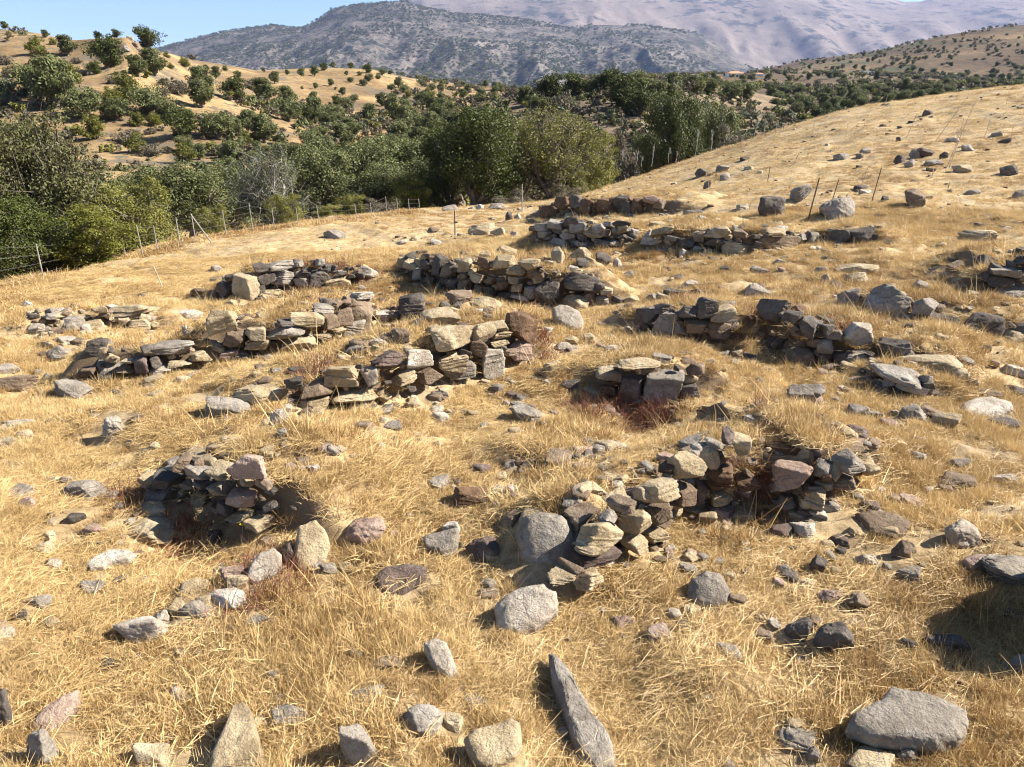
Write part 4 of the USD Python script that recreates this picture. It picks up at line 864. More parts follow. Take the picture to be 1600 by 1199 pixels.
# ------------------------------------------------------------------ labels of the many small stones: each told by its look and by the nearest thing that stands out
MARKS = [(1420, 1112, 'the big blue-grey slab'), (912, 1110, 'the long narrow grey slab'), (370, 1150, 'the long flat tan slab at the bottom'), (855, 850, 'the big rounded grey boulder'), (1107, 923, 'the mottled boulder in the straw'), (627, 905, 'the flat-topped purple boulder'), (825, 650, 'the pale grey block in the open room'), (173, 553, 'the hourglass-shaped slab'),
         (323, 840, 'the dark pit on the left'), (1235, 742, 'the white-topped pink boulder'), (1397, 475, 'the massive square boulder'), (1458, 575, 'the long tan boulder'), (1545, 632, 'the pale layered slab'), (888, 497, 'the white leaning wedge'), (1130, 490, 'the bright tan block'), (700, 533, 'the largest boulder of the middle wall'), (430, 440, 'the dark rubble heap'), (910, 370, 'the grey rubble heap'), (1304, 330, 'the lichen-covered boulder'),
         (1338, 420, 'the bright tan slab'), (1500, 266, 'the foot of the tall stalks'), (360, 640, 'the broad grey boulder'), (180, 676, 'the upright pale stone'), (30, 680, 'the small pile on the left edge'), (83, 1113, 'the tilted pinkish boulder'), (690, 1027, 'the white knobbly stone'), (488, 857, 'the upright tan slab'), (750, 362, 'the large pale boulder'), (1429, 315, 'the triangular brown stone'), (1500, 838, 'the craggy white stone'), (1110, 265, 'the end of the white stakes'), (117, 613, 'the smooth grey slab')]
COLW = {'tan': 'tan', 'grey': 'grey', 'white': 'whitish', 'dark': 'dark', 'purple': 'purplish', 'brown': 'brown', 'pink': 'pinkish', 'clod': 'earthy'}
ORD = ['', 'second ', 'third ', 'fourth ', 'fifth ', 'sixth ', 'seventh ', 'eighth ', 'ninth ', 'tenth ', 'eleventh ', 'twelfth ', 'thirteenth ', 'fourteenth ', 'fifteenth ', 'sixteenth ', 'seventeenth ', 'eighteenth ', 'nineteenth ', 'twentieth ']


def side(dx, dy):
    if abs(dx) > 1.3 * abs(dy):
        return 'right of' if dx > 0 else 'left of'
    return 'in front of' if dy > 0 else 'behind'


def label_all(items, noun, marks, cat, describe):
    """label each item by its look, its side of the nearest mark, and its rank among those that would read the same"""
    groups = {}
    for it in items:
        o, x, y = it[:3]
        k = min(range(len(marks)), key=lambda i: (marks[i][0] - x) ** 2 + (1.6 * (marks[i][1] - y)) ** 2)
        mx, my, phrase = marks[k]
        groups.setdefault((describe(it), side(x - mx, y - my), phrase), []).append(((x - mx) ** 2 + (y - my) ** 2, it))
    for (desc, sd, phrase), lst in groups.items():
        lst.sort(key=lambda a: a[0])
        for i, (_, it) in enumerate(lst):
            o = ORD[i] if i < len(ORD) else f'{i + 1}th '
            lead = (o + 'nearest ') if len(lst) > 1 else ''
            props(it[0], f'{lead}{desc} {noun} {sd} {phrase}', cat)


for it in LOOSE:
    props(it[0], group='small stones lying in the grass')
label_all(LOOSE, 'stone', MARKS, 'stone', lambda it: ('small ' if it[3] < 20 else '') + ('flat ' if it[5] < 0.3 else '') + COLW[it[4]])

# ------------------------------------------------------------------ trees and bushes
def tube(pts, rad, sides=6):
    p = np.asarray(pts, float)
    t = np.gradient(p, axis=0)
    t /= np.linalg.norm(t, axis=1, keepdims=True) + 1e-9
    a = np.cross(t, np.where(np.abs(t[:, 2:]) < 0.9, [0, 0, 1.0], [1.0, 0, 0]))
    a /= np.linalg.norm(a, axis=1, keepdims=True) + 1e-9
    b = np.cross(t, a)
    an = np.arange(sides) * 2 * np.pi / sides
    v = p[:, None] + np.asarray(rad)[:, None, None] * (np.cos(an)[None, :, None] * a[:, None] + np.sin(an)[None, :, None] * b[:, None])
    i, j = np.meshgrid(np.arange(len(p) - 1), np.arange(sides), indexing='ij')
    q = np.stack([i * sides + j, i * sides + (j + 1) % sides, (i + 1) * sides + (j + 1) % sides, (i + 1) * sides + j], -1).reshape(-1, 4)
    return v.reshape(-1, 3), np.vstack([q[:, [0, 1, 2]], q[:, [0, 2, 3]]])


def cat(parts):
    vs, fs, n = [], [], 0
    for v, f in parts:
        vs.append(v)
        fs.append(f + n)
        n += len(v)
    return np.vstack(vs), np.vstack(fs)


def leaves(C, n, rng, size, asp=2.2):
    """n leaf-shaped quads round each clump centre C (k, 4: x y z radius), facing outwards and up, drawn out along a random way"""
    k = len(C)
    d = rng.normal(0, 1, (k, n, 3))
    d /= np.linalg.norm(d, axis=2, keepdims=True)
    r = rng.uniform(0.15, 1, (k, n, 1)) ** 0.5
    P = (C[:, None, :3] + d * r * C[:, None, 3:4] * np.array([1, 1, 0.8])).reshape(-1, 3)
    nn = d.reshape(-1, 3) + rng.normal(0, 0.55, (k * n, 3)) + np.array([0, 0, 0.45])
    nn /= np.linalg.norm(nn, axis=1, keepdims=True)
    a = np.cross(nn, rng.normal(0, 1, (k * n, 3)))
    a /= np.linalg.norm(a, axis=1, keepdims=True) + 1e-9
    b = np.cross(nn, a)
    s = size * rng.uniform(0.6, 1.4, (k * n, 1))
    a, b = a * s * asp / 2, b * s / 2
    V = np.stack([P - a, P - 0.1 * a + b, P + a, P - 0.1 * a - b], 1).reshape(-1, 3)
    F = np.arange(k * n)[:, None] * 4 + np.array([0, 1, 2, 3])
    return V, np.vstack([F[:, [0, 1, 2]], F[:, [0, 2, 3]]])


def tree_mesh(seed, height=5.0, width=4.6, trunk=0.28, nclump=60, nleaf=120, leaf=0.10, crown_low=0.25, droop=0.0, sparse=0.0, limbs=6, asp=2.2, twig=0.0, clump_r=0.5, bole=0.16, lobes_n=0, fill=1.0):
    """a trunk that forks into limbs; each clump of leaves hangs on the end of a branch; sizes in metres, base at the origin"""
    rng = np.random.default_rng(seed)
    wood, C = [], []
    base_r = height * trunk * 0.16 + 0.03
    th = height * bole
    lean = rng.normal(0, 0.08, 2)
    tr = np.array([[0, 0, -0.35], [0, 0, 0.0], [lean[0] * th, lean[1] * th, th * 0.6], [lean[0] * th * 2, lean[1] * th * 2, th]])
    wood.append(tube(tr, [base_r * 1.6, base_r * 1.35, base_r, base_r * 0.85], 8))
    top = tr[-1]
    lobes = []
    nl = lobes_n or max(5, nclump // 9)
    for k in range(nl):                       # lobes that make the outline uneven
        a = 2 * math.pi * (k + rng.uniform(-0.35, 0.35)) / nl * 1.618
        rr = rng.uniform(0.15, 0.78) * width / 2
        zz = height * (crown_low + (1 - crown_low) * rng.uniform(0.18, 0.86) * (1 - 0.35 * (rr / (width / 2)) ** 2))
        lobes.append((rr * math.cos(a), rr * math.sin(a), zz, rng.uniform(0.2, 0.34) * width * clump_r / 0.5))
    lobes.append((rng.normal(0, 0.1) * width, rng.normal(0, 0.1) * width, height * 0.84, 0.24 * width))
    for (lx, ly, lz, lr) in lobes:
        end = np.array([lx, ly, lz])
        mid = top * 0.5 + end * 0.5 + rng.normal(0, 0.06, 3) * height + np.array([0, 0, -0.05 * height])
        s = np.linspace(0, 1, 6)[:, None]
        pts = (1 - s) ** 2 * top + 2 * s * (1 - s) * mid + s * s * end
        wood.append(tube(pts, np.linspace(base_r * 0.62, base_r * 0.14, 6), 5))
        per = max(3, nclump // len(lobes))
        for j in range(per):
            d = rng.normal(0, 1, 3)
            d /= np.linalg.norm(d)
            e = end + d * lr * rng.uniform(0.45, 1.0) * np.array([1, 1, 0.75])
            e[2] = max(e[2], height * crown_low * rng.uniform(0.5, 1.0))
            e[2] -= droop * np.hypot(e[0], e[1]) * 0.3
            st = pts[rng.integers(2, 6)]
            wood.append(tube(np.array([st, (st + e) / 2 + rng.normal(0, 0.05, 3) * width, e]), [base_r * 0.16, base_r * 0.1, base_r * 0.03], 4))
            if rng.uniform() > sparse:
                C.append((*e, lr * rng.uniform(0.28, 0.52) * fill))
            for q in range(int(twig * 4)):
                e2 = e + rng.normal(0, 0.3, 3) * lr * 1.4
                wood.append(tube(np.array([e, (e + e2) / 2 + rng.normal(0, 0.05, 3) * lr, e2]), [base_r * 0.05, base_r * 0.035, base_r * 0.012], 3))
    C = np.array(C)
    return cat(wood), leaves(C, nleaf, rng, leaf, asp)


PROTO = {}


def plant(kind, px, y0, Y=None, wpx=None, hpx=None, label=None, category='tree', group=None, base=None, rotz=None, spec=None, z=None):
    """stand a tree or bush of a kind at this pixel, at the forward distance Y or on the point base, as wide and as tall as given in pixels"""
    k, spread, tall = spec['k'], spec['w'], spec['h']
    if base is None:
        p = at_y(px, y0, Y)
        p[2] = max(gz(p[0], p[1]), -60) if z is None else z
        top = at_y(px, y0, Y)[2]
        H = top - p[2]
    else:
        p = base
        dist0 = (p - CAM) @ FWD
        H = hpx * dist0 / FPX
    dist = (p - CAM) @ FWD
    W = wpx * dist / FPX
    sc = (W / spread, W / spread, H / tall)
    rng = np.random.default_rng(int(px * 7 + y0 * 13) % 100000)
    rz = rng.uniform(0, 360) if rotz is None else rotz
    name = spec['name']
    if k not in PROTO:
        t = thing(name, label, category, p - [0, 0, 0.05], group, rz, sc)
        (wv, wf), (lv, lf) = spec['mesh']()
        obj('trunk', (wv, wf), M[spec.get('wood', 'bark')], t, smooth=True)
        obj('crown', (lv, lf), M[spec['leaf']], t)
        PROTO[k] = t
        return t
    return copy_of(PROTO[k], label, p - [0, 0, 0.05], rz, sc, category, group)


def S(k, name, leaf, mesh, w, h, wood='bark'):
    return dict(k=k, name=name, leaf=leaf, mesh=mesh, w=w, h=h, wood=wood)


NEAR = {
    'olive_a': S('olive_a', 'olive_tree', 'olive', lambda: tree_mesh(1, 5, 4.8, nclump=170, nleaf=130, leaf=0.07, bole=0.16, crown_low=0.12, lobes_n=15, fill=1.15), 5.0, 5.2),
    'olive_b': S('olive_b', 'olive_tree', 'olive', lambda: tree_mesh(2, 5, 5.0, nclump=170, nleaf=130, leaf=0.07, crown_low=0.15, bole=0.16, lobes_n=14, fill=1.15), 5.2, 5.2),
    'olive_c': S('olive_c', 'olive_tree', 'olive', lambda: tree_mesh(3, 5, 4.4, nclump=160, nleaf=130, leaf=0.07, crown_low=0.08, lobes_n=14, fill=1.15, bole=0.1), 4.7, 5.2),
    'dark': S('dark', 'oak_tree', 'dark_leaf', lambda: tree_mesh(4, 6, 5.6, nclump=260, nleaf=130, leaf=0.08, crown_low=0.02, asp=1.6, bole=0.07, lobes_n=20, fill=1.15), 5.8, 6.2),
    'yellow': S('yellow', 'almond_tree', 'yellow_leaf', lambda: tree_mesh(5, 6, 5.4, nclump=220, nleaf=75, leaf=0.06, crown_low=0.08, asp=1.8, sparse=0.1, twig=0.5, bole=0.07, lobes_n=18), 5.6, 6.2),
    'brown': S('brown', 'wild_pear_tree', 'brown_leaf', lambda: tree_mesh(6, 6, 5.0, nclump=230, nleaf=150, leaf=0.055, crown_low=0.05, asp=2.0, sparse=0.06, twig=0.25, lobes_n=16, fill=1.25, bole=0.08), 5.3, 6.2),
    'twiggy': S('twiggy', 'half_bare_olive_tree', 'grey_leaf', lambda: tree_mesh(7, 5, 5, nclump=190, nleaf=85, leaf=0.06, crown_low=0.08, sparse=0.15, twig=0.8, bole=0.1, lobes_n=14, fill=1.15), 5.2, 5.2, 'grey_twig'),
    'bright': S('bright', 'green_bush', 'bright_leaf', lambda: tree_mesh(8, 3, 3.6, nclump=110, nleaf=170, leaf=0.04, crown_low=0.0, asp=3.0, bole=0.04), 3.8, 3.1),
    'bushy': S('bushy', 'yellow_green_bush', 'yellow_leaf', lambda: tree_mesh(9, 3, 3.4, nclump=100, nleaf=160, leaf=0.042, crown_low=0.0, asp=2.6, bole=0.04), 3.6, 3.1),
    'scrub': S('scrub', 'dry_scrub_bush', 'scrub_leaf', lambda: tree_mesh(10, 2, 3.0, nclump=70, nleaf=90, leaf=0.045, crown_low=0.0, asp=3.0, twig=0.8, bole=0.04), 3.2, 2.1, 'grey_twig'),
}
nearlist = [
    ('brown', 30, 150, 22.5, 200, 'tall brownish olive tree at the left edge behind the fence'), ('twiggy', 5, 330, 20.5, 70, 'grey bare-twigged bush low at the left edge'),
    ('bright', 130, 318, 21.5, 190, 'bright green feathery bush at the left, behind the fence posts'), ('bushy', 195, 272, 27, 150, 'olive-green bushy shrub right of the bright feathery bush'), ('bushy', 60, 255, 25, 130, 'yellowish bush in front of the tall brownish tree'), ('dark', 20, 300, 20.5, 140, 'dark shady bush low at the left edge'),
    ('olive_a', 190, 266, 40, 90, 'dark olive tree behind the olive-green shrub'), ('olive_c', 228, 270, 42, 80, 'olive tree left of the one with a clear trunk'), ('olive_b', 285, 246, 38, 150, 'broad olive tree with a clear dark trunk, behind the fence'), ('olive_a', 345, 252, 40, 110, 'olive tree just right of the one with a clear trunk'),
    ('twiggy', 412, 228, 34, 130, 'grey half-bare olive tree with twisted pale trunk behind the fence'), ('bushy', 330, 316, 32, 56, 'small green bush behind the fence brace'), ('bushy', 445, 298, 32, 60, 'pale green bush under the half-bare olive'),
    ('olive_a', 500, 220, 46, 120, 'dense olive tree right of the half-bare olive'), ('olive_b', 560, 212, 52, 130, 'tall grey-green olive tree in the middle of the grove'), ('olive_c', 630, 205, 54, 130, 'tall olive tree left of the dark broad tree'), ('olive_b', 590, 250, 46, 110, 'lower olive tree in front of the tall grey-green one'), ('olive_a', 470, 262, 48, 90, 'small olive tree in front of the dense one'), ('olive_c', 655, 240, 50, 100, 'olive tree touching the dark broad tree'),
    ('bright', 643, 270, 41, 68, 'round yellow-green bush left of the dark broad tree'), ('bushy', 552, 300, 39, 50, 'low green bush behind the fence posts, left of the round one'), ('scrub', 590, 308, 38.5, 56, 'dry grey bush between the two green bushes'), ('bushy', 515, 316, 38, 44, 'leftmost low green bush along the back fence'),
    ('dark', 738, 160, 42, 150, 'dark broad dense tree in the centre, behind the ruins'), ('dark', 700, 190, 44, 90, 'dark tree merging with the left of the broad one'), ('yellow', 862, 150, 44, 150, 'yellow-green thin-leaved tree right of the dark broad tree'), ('yellow', 812, 170, 46, 100, 'yellow-green tree between the dark one and the thin one'), ('bushy', 930, 200, 52, 84, 'thin green tree right of the yellow-green one'), ('scrub', 800, 296, 40, 60, 'low bush at the foot of the yellow-green trees'), ('scrub', 880, 285, 42, 60, 'grey brush at the right foot of the yellow-green tree'), ('bushy', 900, 262, 44, 50, 'small green bush right of the grey brush'),
    ('dark', 1063, 142, 62, 100, 'dark tree with yellowing leaves at the edge of the right field'), ('olive_a', 1125, 158, 74, 80, 'olive tree right of the dark yellowing tree'), ('olive_b', 1020, 200, 68, 56, 'olive tree left of the dark yellowing tree'), ('scrub', 1146, 194, 54, 60, 'brown thorny bush on the edge of the right field'), ('scrub', 985, 205, 66, 70, 'grey scrub bush left of the dark yellowing tree'), ('bright', 1528, 136, 54, 60, 'green bush on the skyline of the right field'),
]
for kind, px, ytop, Y, wpx, lab in nearlist:
    plant(kind, px, ytop, Y, wpx, label=lab, group='trees and bushes along the field edge', category='bush' if 'bush' in NEAR[kind]['name'] else 'tree', spec=NEAR[kind])

FAR = {
    'o1': S('o1', 'hill_tree', 'olive', lambda: tree_mesh(21, 5, 4.8, nclump=120, nleaf=46, leaf=0.16, bole=0.10, crown_low=0.12, lobes_n=12, fill=1.25), 5.2, 5.2),
    'o2': S('o2', 'hill_tree', 'olive', lambda: tree_mesh(22, 5, 5.2, nclump=120, nleaf=46, leaf=0.16, bole=0.08, crown_low=0.08, lobes_n=13, fill=1.25), 5.6, 5.2),
    'o3': S('o3', 'hill_tree', 'dark_leaf', lambda: tree_mesh(23, 5, 4.6, nclump=120, nleaf=46, leaf=0.16, bole=0.07, crown_low=0.05, asp=1.6, lobes_n=12, fill=1.3), 5.0, 5.2),
    'b1': S('b1', 'hill_bush', 'bright_leaf', lambda: tree_mesh(24, 3, 3.6, nclump=80, nleaf=46, leaf=0.12, crown_low=0.0, bole=0.03, asp=1.7, lobes_n=11, fill=1.3), 3.9, 3.1),
    's1': S('s1', 'hill_scrub_bush', 'scrub_leaf', lambda: tree_mesh(25, 2, 3.0, nclump=70, nleaf=36, leaf=0.10, crown_low=0.0, bole=0.03, asp=2.4, lobes_n=11, fill=1.2), 3.2, 2.1, 'grey_twig'),
}
HILLT = [  # pixel x, pixel y of the foot, width, kind
    (10, 46, 12, 'o1'), (11, 56, 8, 'b1'), (73, 60, 12, 'o1'), (95, 60, 8, 's1'), (152, 62, 13, 'o3'), (181, 59, 14, 'o3'), (57, 88, 34, 'b1'), (83, 72, 13, 'b1'), (108, 88, 30, 'o1'), (168, 108, 50, 'o3'), (148, 118, 22, 'o3'), (230, 80, 38, 'o3'), (218, 122, 32, 'o1'), (242, 120, 40, 'o1'), (290, 104, 19, 'b1'), (278, 146, 38, 's1'), (326, 112, 10, 'o1'), (353, 112, 10, 'b1'),
    (392, 140, 34, 's1'), (428, 132, 18, 'o1'), (318, 150, 42, 'o1'), (363, 158, 38, 'o3'), (340, 124, 18, 'o1'), (372, 122, 12, 'o3'), (45, 115, 28, 's1'), (20, 120, 30, 's1'), (417, 164, 38, 'o1'), (90, 168, 74, 'o1'), (55, 150, 56, 'o2'), (130, 185, 56, 'o2'), (112, 132, 34, 'b1'), (75, 128, 34, 'o2'), (205, 160, 54, 'b1'), (175, 172, 40, 'b1'), (232, 180, 50, 'o2'), (262, 188, 42, 'o2'), (315, 170, 40, 'o1'), (322, 152, 26, 'b1'),
    (152, 217, 42, 'b1'), (183, 190, 40, 'o2'), (217, 196, 26, 'b1'), (208, 214, 22, 's1'), (241, 196, 24, 'b1'), (286, 215, 50, 'o3'), (340, 217, 48, 'o2'), (366, 218, 32, 'o1'), (386, 208, 34, 'o1'), (413, 225, 42, 'o1'), (450, 190, 42, 'o2'), (450, 165, 28, 'o1'), (490, 192, 38, 'o1'), (520, 195, 34, 'o2'), (212, 240, 36, 'b1'), (240, 245, 34, 's1'), (200, 226, 36, 's1'), (290, 238, 28, 'o2'), (312, 250, 24, 'o1'), (292, 256, 36, 'b1'), (362, 260, 36, 'o1'), (382, 226, 24, 'b1'),
    (505, 111, 13, 'o3'), (573, 115, 15, 'o3'), (541, 119, 7, 'o1'), (473, 122, 13, 'o1'), (492, 119, 15, 'o1'), (449, 118, 8, 'o1'), (495, 138, 9, 'o1'), (517, 135, 11, 'o1'), (489, 158, 15, 'o1'), (525, 168, 17, 'o1'), (473, 140, 6, 'b1'), (444, 141, 7, 'b1'), (547, 130, 10, 'o2'), (567, 134, 12, 'o2'), (575, 128, 14, 'o2'), (622, 138, 16, 'o1'), (612, 142, 12, 'o2'), (545, 108, 10, 'o3'), (522, 106, 9, 'o1'), (600, 118, 12, 'o2'), (552, 160, 14, 'o2'), (536, 150, 12, 'o1'), (560, 118, 8, 'b1'), (590, 124, 10, 'b1'),
    (256, 150, 22, 's1'), (200, 132, 24, 's1'), (175, 130, 20, 's1'), (98, 106, 20, 's1'), (150, 150, 18, 's1'), (300, 140, 16, 's1'), (235, 210, 20, 's1'), (262, 240, 18, 's1'), (120, 100, 18, 's1'), (70, 105, 22, 's1'), (10, 100, 24, 's1'), (270, 108, 12, 'b1'), (260, 92, 12, 'b1'),
]
hill_items = []
for (px, py, wpx, kk) in HILLT:
    b = on('hillside', px, py)
    tall = {'o1': 1.0, 'o2': 0.85, 'o3': 0.95, 'b1': 0.8, 's1': 0.55}[kk]
    t = plant(kk, px, py, wpx=wpx * 1.14, hpx=wpx * tall * 1.08, label='x', category='bush' if kk in ('b1', 's1') else 'tree', base=b, spec=FAR[kk])
    hill_items.append((t, px, py - wpx * 0.4, wpx, kk))
rg = np.random.default_rng(77)


def poly_fill(poly, n, wr, kinds, patch, mind=0.55, seed=1):
    from shapely.geometry import Polygon, Point
    rr = np.random.default_rng(seed)
    P = Polygon(poly)
    x0, y0, x1, y1 = P.bounds
    got, tries = [], 0
    while len(got) < n and tries < n * 60:
        tries += 1
        x, y = rr.uniform(x0, x1), rr.uniform(y0, y1)
        if not P.contains(Point(x, y)):
            continue
        w = wr[0] + (wr[1] - wr[0]) * np.clip((y - y0) / max(y1 - y0, 1), 0, 1) * rr.uniform(0.75, 1.2)
        if any((x - a) ** 2 + (2.2 * (y - b)) ** 2 < (mind * (w + c) / 2) ** 2 for a, b, c, _ in got):
            continue
        got.append((x, y, w, kinds[rr.integers(len(kinds))]))
    for x, y, w, kk in sorted(got, key=lambda q: q[1]):
        b = on(patch, x, y)
        tall = {'o1': 1.0, 'o2': 0.85, 'o3': 0.95, 'b1': 0.8, 's1': 0.55}[kk] * rr.uniform(0.85, 1.1)
        t = plant(kk, x, y, wpx=w, hpx=w * tall, label='x', category='bush' if kk in ('b1', 's1') else 'tree', base=b, spec=FAR[kk])
        hill_items.append((t, x, y - w * 0.4, w, kk))


poly_fill([(440, 290), (470, 190), (560, 160), (650, 165), (720, 175), (720, 260), (600, 300)], 52, (22, 52), ('o1', 'o2', 'o2', 'o3', 'o1'), 'hillside', seed=2)
poly_fill([(640, 128), (830, 142), (860, 170), (700, 178), (600, 160)], 46, (10, 24), ('o1', 'o2', 'o2', 's1', 'b1'), 'hillside', seed=3)
poly_fill([(420, 240), (400, 300), (300, 270), (330, 240)], 8, (24, 40), ('o1', 'o2'), 'hillside', seed=13)
KN = [(858, 160, 48, 'o3'), (898, 152, 40, 'o3'), (950, 146, 42, 'o3'), (975, 172, 60, 'o3'), (1000, 182, 52, 'o3'), (1020, 168, 42, 'o1'), (990, 148, 40, 'o2'), (820, 168, 34, 'o1'), (1048, 166, 36, 'o1'), (1008, 122, 12, 'b1'), (1050, 128, 24, 'o1'), (925, 150, 26, 'o1'), (876, 176, 30, 's1'), (1062, 136, 20, 'o3'), (840, 178, 30, 'o2'), (1085, 150, 34, 'o1'), (1110, 150, 30, 'o2'), (1096, 132, 20, 'o3'), (1140, 158, 34, 'o2'), (1165, 160, 30, 'o1')]
for (px, py, wpx, kk) in KN:
    b = on('knoll', px, py)
    t = plant(kk, px, py, wpx=wpx * 1.1, hpx=wpx * 0.95, label='x', category='bush' if kk in ('b1', 's1') else 'tree', base=b, spec=FAR[kk])
    hill_items.append((t, px, py - wpx * 0.4, wpx, kk))
poly_fill([(880, 190), (1010, 185), (1040, 240), (960, 270), (900, 240)], 26, (16, 26), ('s1', 's1', 's1', 'b1'), 'knoll', seed=4)
poly_fill([(1090, 175), (1200, 150), (1260, 190), (1180, 215), (1100, 220)], 24, (20, 34), ('o1', 'o2', 'o3', 'o2'), 'far_hill', seed=5)
poly_fill([(1200, 150), (1330, 148), (1480, 140), (1620, 128), (1620, 150), (1480, 160), (1290, 185), (1220, 190)], 60, (16, 28), ('o1', 'o2', 'o3', 'o2'), 'far_hill', seed=6)
poly_fill([(1050, 122), (1250, 125), (1400, 112), (1620, 95), (1620, 130), (1400, 145), (1220, 150), (1100, 140)], 90, (7, 17), ('o1', 'o2', 'o3', 'o2', 's1'), 'far_hill', seed=7)
poly_fill([(1200, 118), (1300, 95), (1450, 72), (1620, 48), (1620, 92), (1400, 112), (1250, 125)], 80, (4.5, 9), ('o1', 'o2', 's1', 'o3'), 'far_hill', mind=0.8, seed=8)

HMARKS = [(10, 50, 'the left end of the skyline'), (165, 60, 'the rocky hilltop on the skyline'), (57, 78, 'the bright hilltop field'), (168, 88, 'the dark round tree below the rocks'), (230, 70, 'the right end of the hilltop rocks'), (292, 95, 'the lone tree on the ridge saddle'), (392, 122, 'the bare-branched hillside tree'), (90, 150, 'the big olive clump on the left slope'), (152, 200, 'the lone bush on the open slope'), (230, 165, 'the middle of the left slope'),
          (286, 200, 'the leafy tree under the slope'), (340, 200, 'the tree with a dark trunk on the slope'), (210, 232, 'the grey scrub on the open slope'), (362, 245, 'the foot of the slope'), (450, 170, 'the right shoulder of the left hill'), (500, 125, 'the tan field on the ridge'), (573, 110, 'the ridge of the tan field'), (620, 130, 'the right edge of the tan field'), (540, 230, 'the dense grove left of centre'), (640, 200, 'the grove beside the dark broad tree'), (580, 180, 'the upper edge of the grove'), (690, 150, 'the green terrace under the mountain'), (780, 155, 'the valley mouth in the centre'), (850, 135, 'the left trees on the knoll'),
          (950, 122, 'the tallest tree on the knoll'), (1000, 160, 'the dense trees on the knoll'), (960, 210, 'the brown scrub slope of the knoll'), (1063, 150, 'the dark yellowing tree'), (1145, 116, 'the red-roofed house'), (1180, 180, 'the grove above the field edge'), (1290, 150, 'the valley grove behind the field'), (1400, 145, 'the middle of the valley grove'), (1500, 140, 'the green skyline bush'), (1580, 130, 'the right end of the valley grove'), (1250, 115, 'the left foot of the far right hill'), (1353, 113, 'the low white hut'), (1450, 110, 'the terraces of the far right hill'), (1570, 105, 'the orange field on the right hill'), (1350, 92, 'the ridge of the far right hill'), (1480, 70, 'the high shoulder of the far right hill'), (1570, 65, 'the summit of the far right hill')]
KW = {'o1': 'grey-green', 'o2': 'spreading grey-green', 'o3': 'dark green', 'b1': 'bright green', 's1': 'dry brownish'}


def label_trees():
    groups = {}
    for it in hill_items:
        o, x, y, w, kk = it
        k = min(range(len(HMARKS)), key=lambda i: (HMARKS[i][0] - x) ** 2 + (1.8 * (HMARKS[i][1] - y)) ** 2)
        mx, my, ph = HMARKS[k]
        noun = 'bush' if kk in ('b1', 's1') else 'tree'
        size = 'tiny ' if w < 9 else 'small ' if w < 18 else ''
        groups.setdefault((size + KW[kk], noun, side(x - mx, y - my).replace('in front of', 'below').replace('behind', 'above'), ph), []).append(((x - mx) ** 2 + (y - my) ** 2, o))
    for (desc, noun, sd, ph), lst in groups.items():
        for i, (_, o) in enumerate(sorted(lst, key=lambda a: a[0])):
            lead = ((ORD[i] if i < len(ORD) else f'{i + 1}th ') + 'nearest ') if len(lst) > 1 else ''
            props(o, f'{lead}{desc} {noun} {sd} {ph}', None, 'trees and bushes on the hills')


label_trees()

# low dry scrub that nobody could count on the left hill and the knoll
sc_v = [tree_mesh(60 + k, 1.0, 1.6, nclump=14, nleaf=16, leaf=0.13, crown_low=0.0, bole=0.03, asp=2.4, lobes_n=5, fill=1.3)[1] for k in range(3)]
SP, SI, SS, SR = [], [], [], []
rs = np.random.default_rng(808)
for nm, n, smin, smax in (('hillside', 3300, 0.35, 1.6), ('knoll', 1100, 0.5, 1.2), ('far_hill', 2600, 0.5, 1.5), ('front_mountain', 10500, 4.0, 9.0)):
    V = PATCH[nm][0]
    cand = V[rs.integers(0, len(V), n * 3)]
    dn = fbm(np.stack([cand[:, 0], cand[:, 1], 0 * cand[:, 0]], 1) * (0.004 if 'front' in nm else 0.03), 3, 5)
    jt = 7.0 if 'front' in nm else 1.2
    cand = cand[dn + rs.normal(0, 0.06, len(cand)) > 0.49][:n]
    for q in cand:
        u_, v_, _ = project(q)
        if nm == 'hillside' and ((110 < u_ < 345 and 200 < v_ < 345) or (300 < u_ < 640 and v_ < 150 + 0.1 * (u_ - 300)) or (u_ < 110 and v_ < 92) or (150 < u_ < 280 and 150 < v_ < 200)) and rs.uniform() < 0.88:
            continue
        SP.append(q + [rs.normal(0, jt), rs.normal(0, jt), -0.1])
        SI.append(int(rs.integers(0, 6)) if nm != 'front_mountain' else 3 + int(rs.integers(0, 2)))
        SS.append(rs.uniform(smin, smax) * (1.6 if nm == 'far_hill' else 1))
        SR.append(rs.uniform(0, math.pi))
scrub = UsdGeom.PointInstancer.Define(stage, '/World/low_scrub')
props(scrub.GetPrim(), 'low dry brown and olive scrub dotting the hill slopes and the front mountain', 'scrub', None, 'stuff')
UsdGeom.Scope.Define(stage, '/World/low_scrub/bushes')
for k in range(6):
    usdkit.mesh(stage, f'/World/low_scrub/bushes/bush_{k:03d}', sc_v[k % 3], M['scrub_leaf' if k < 3 else ('olive', 'grey_leaf', 'yellow_leaf')[k - 3]])
scrub.CreatePrototypesRel().SetTargets([Sdf.Path(f'/World/low_scrub/bushes/bush_{k:03d}') for k in range(6)])
scrub.CreateProtoIndicesAttr(Vt.IntArray(SI))
scrub.CreatePositionsAttr(Vt.Vec3fArray.FromNumpy(np.array(SP, np.float32)))
scrub.CreateOrientationsAttr(Vt.QuathArray([Gf.Quath(float(math.cos(t)), 0, 0, float(math.sin(t))) for t in SR]))
scrub.CreateScalesAttr(Vt.Vec3fArray.FromNumpy(np.repeat(np.array(SS, np.float32)[:, None], 3, 1)))

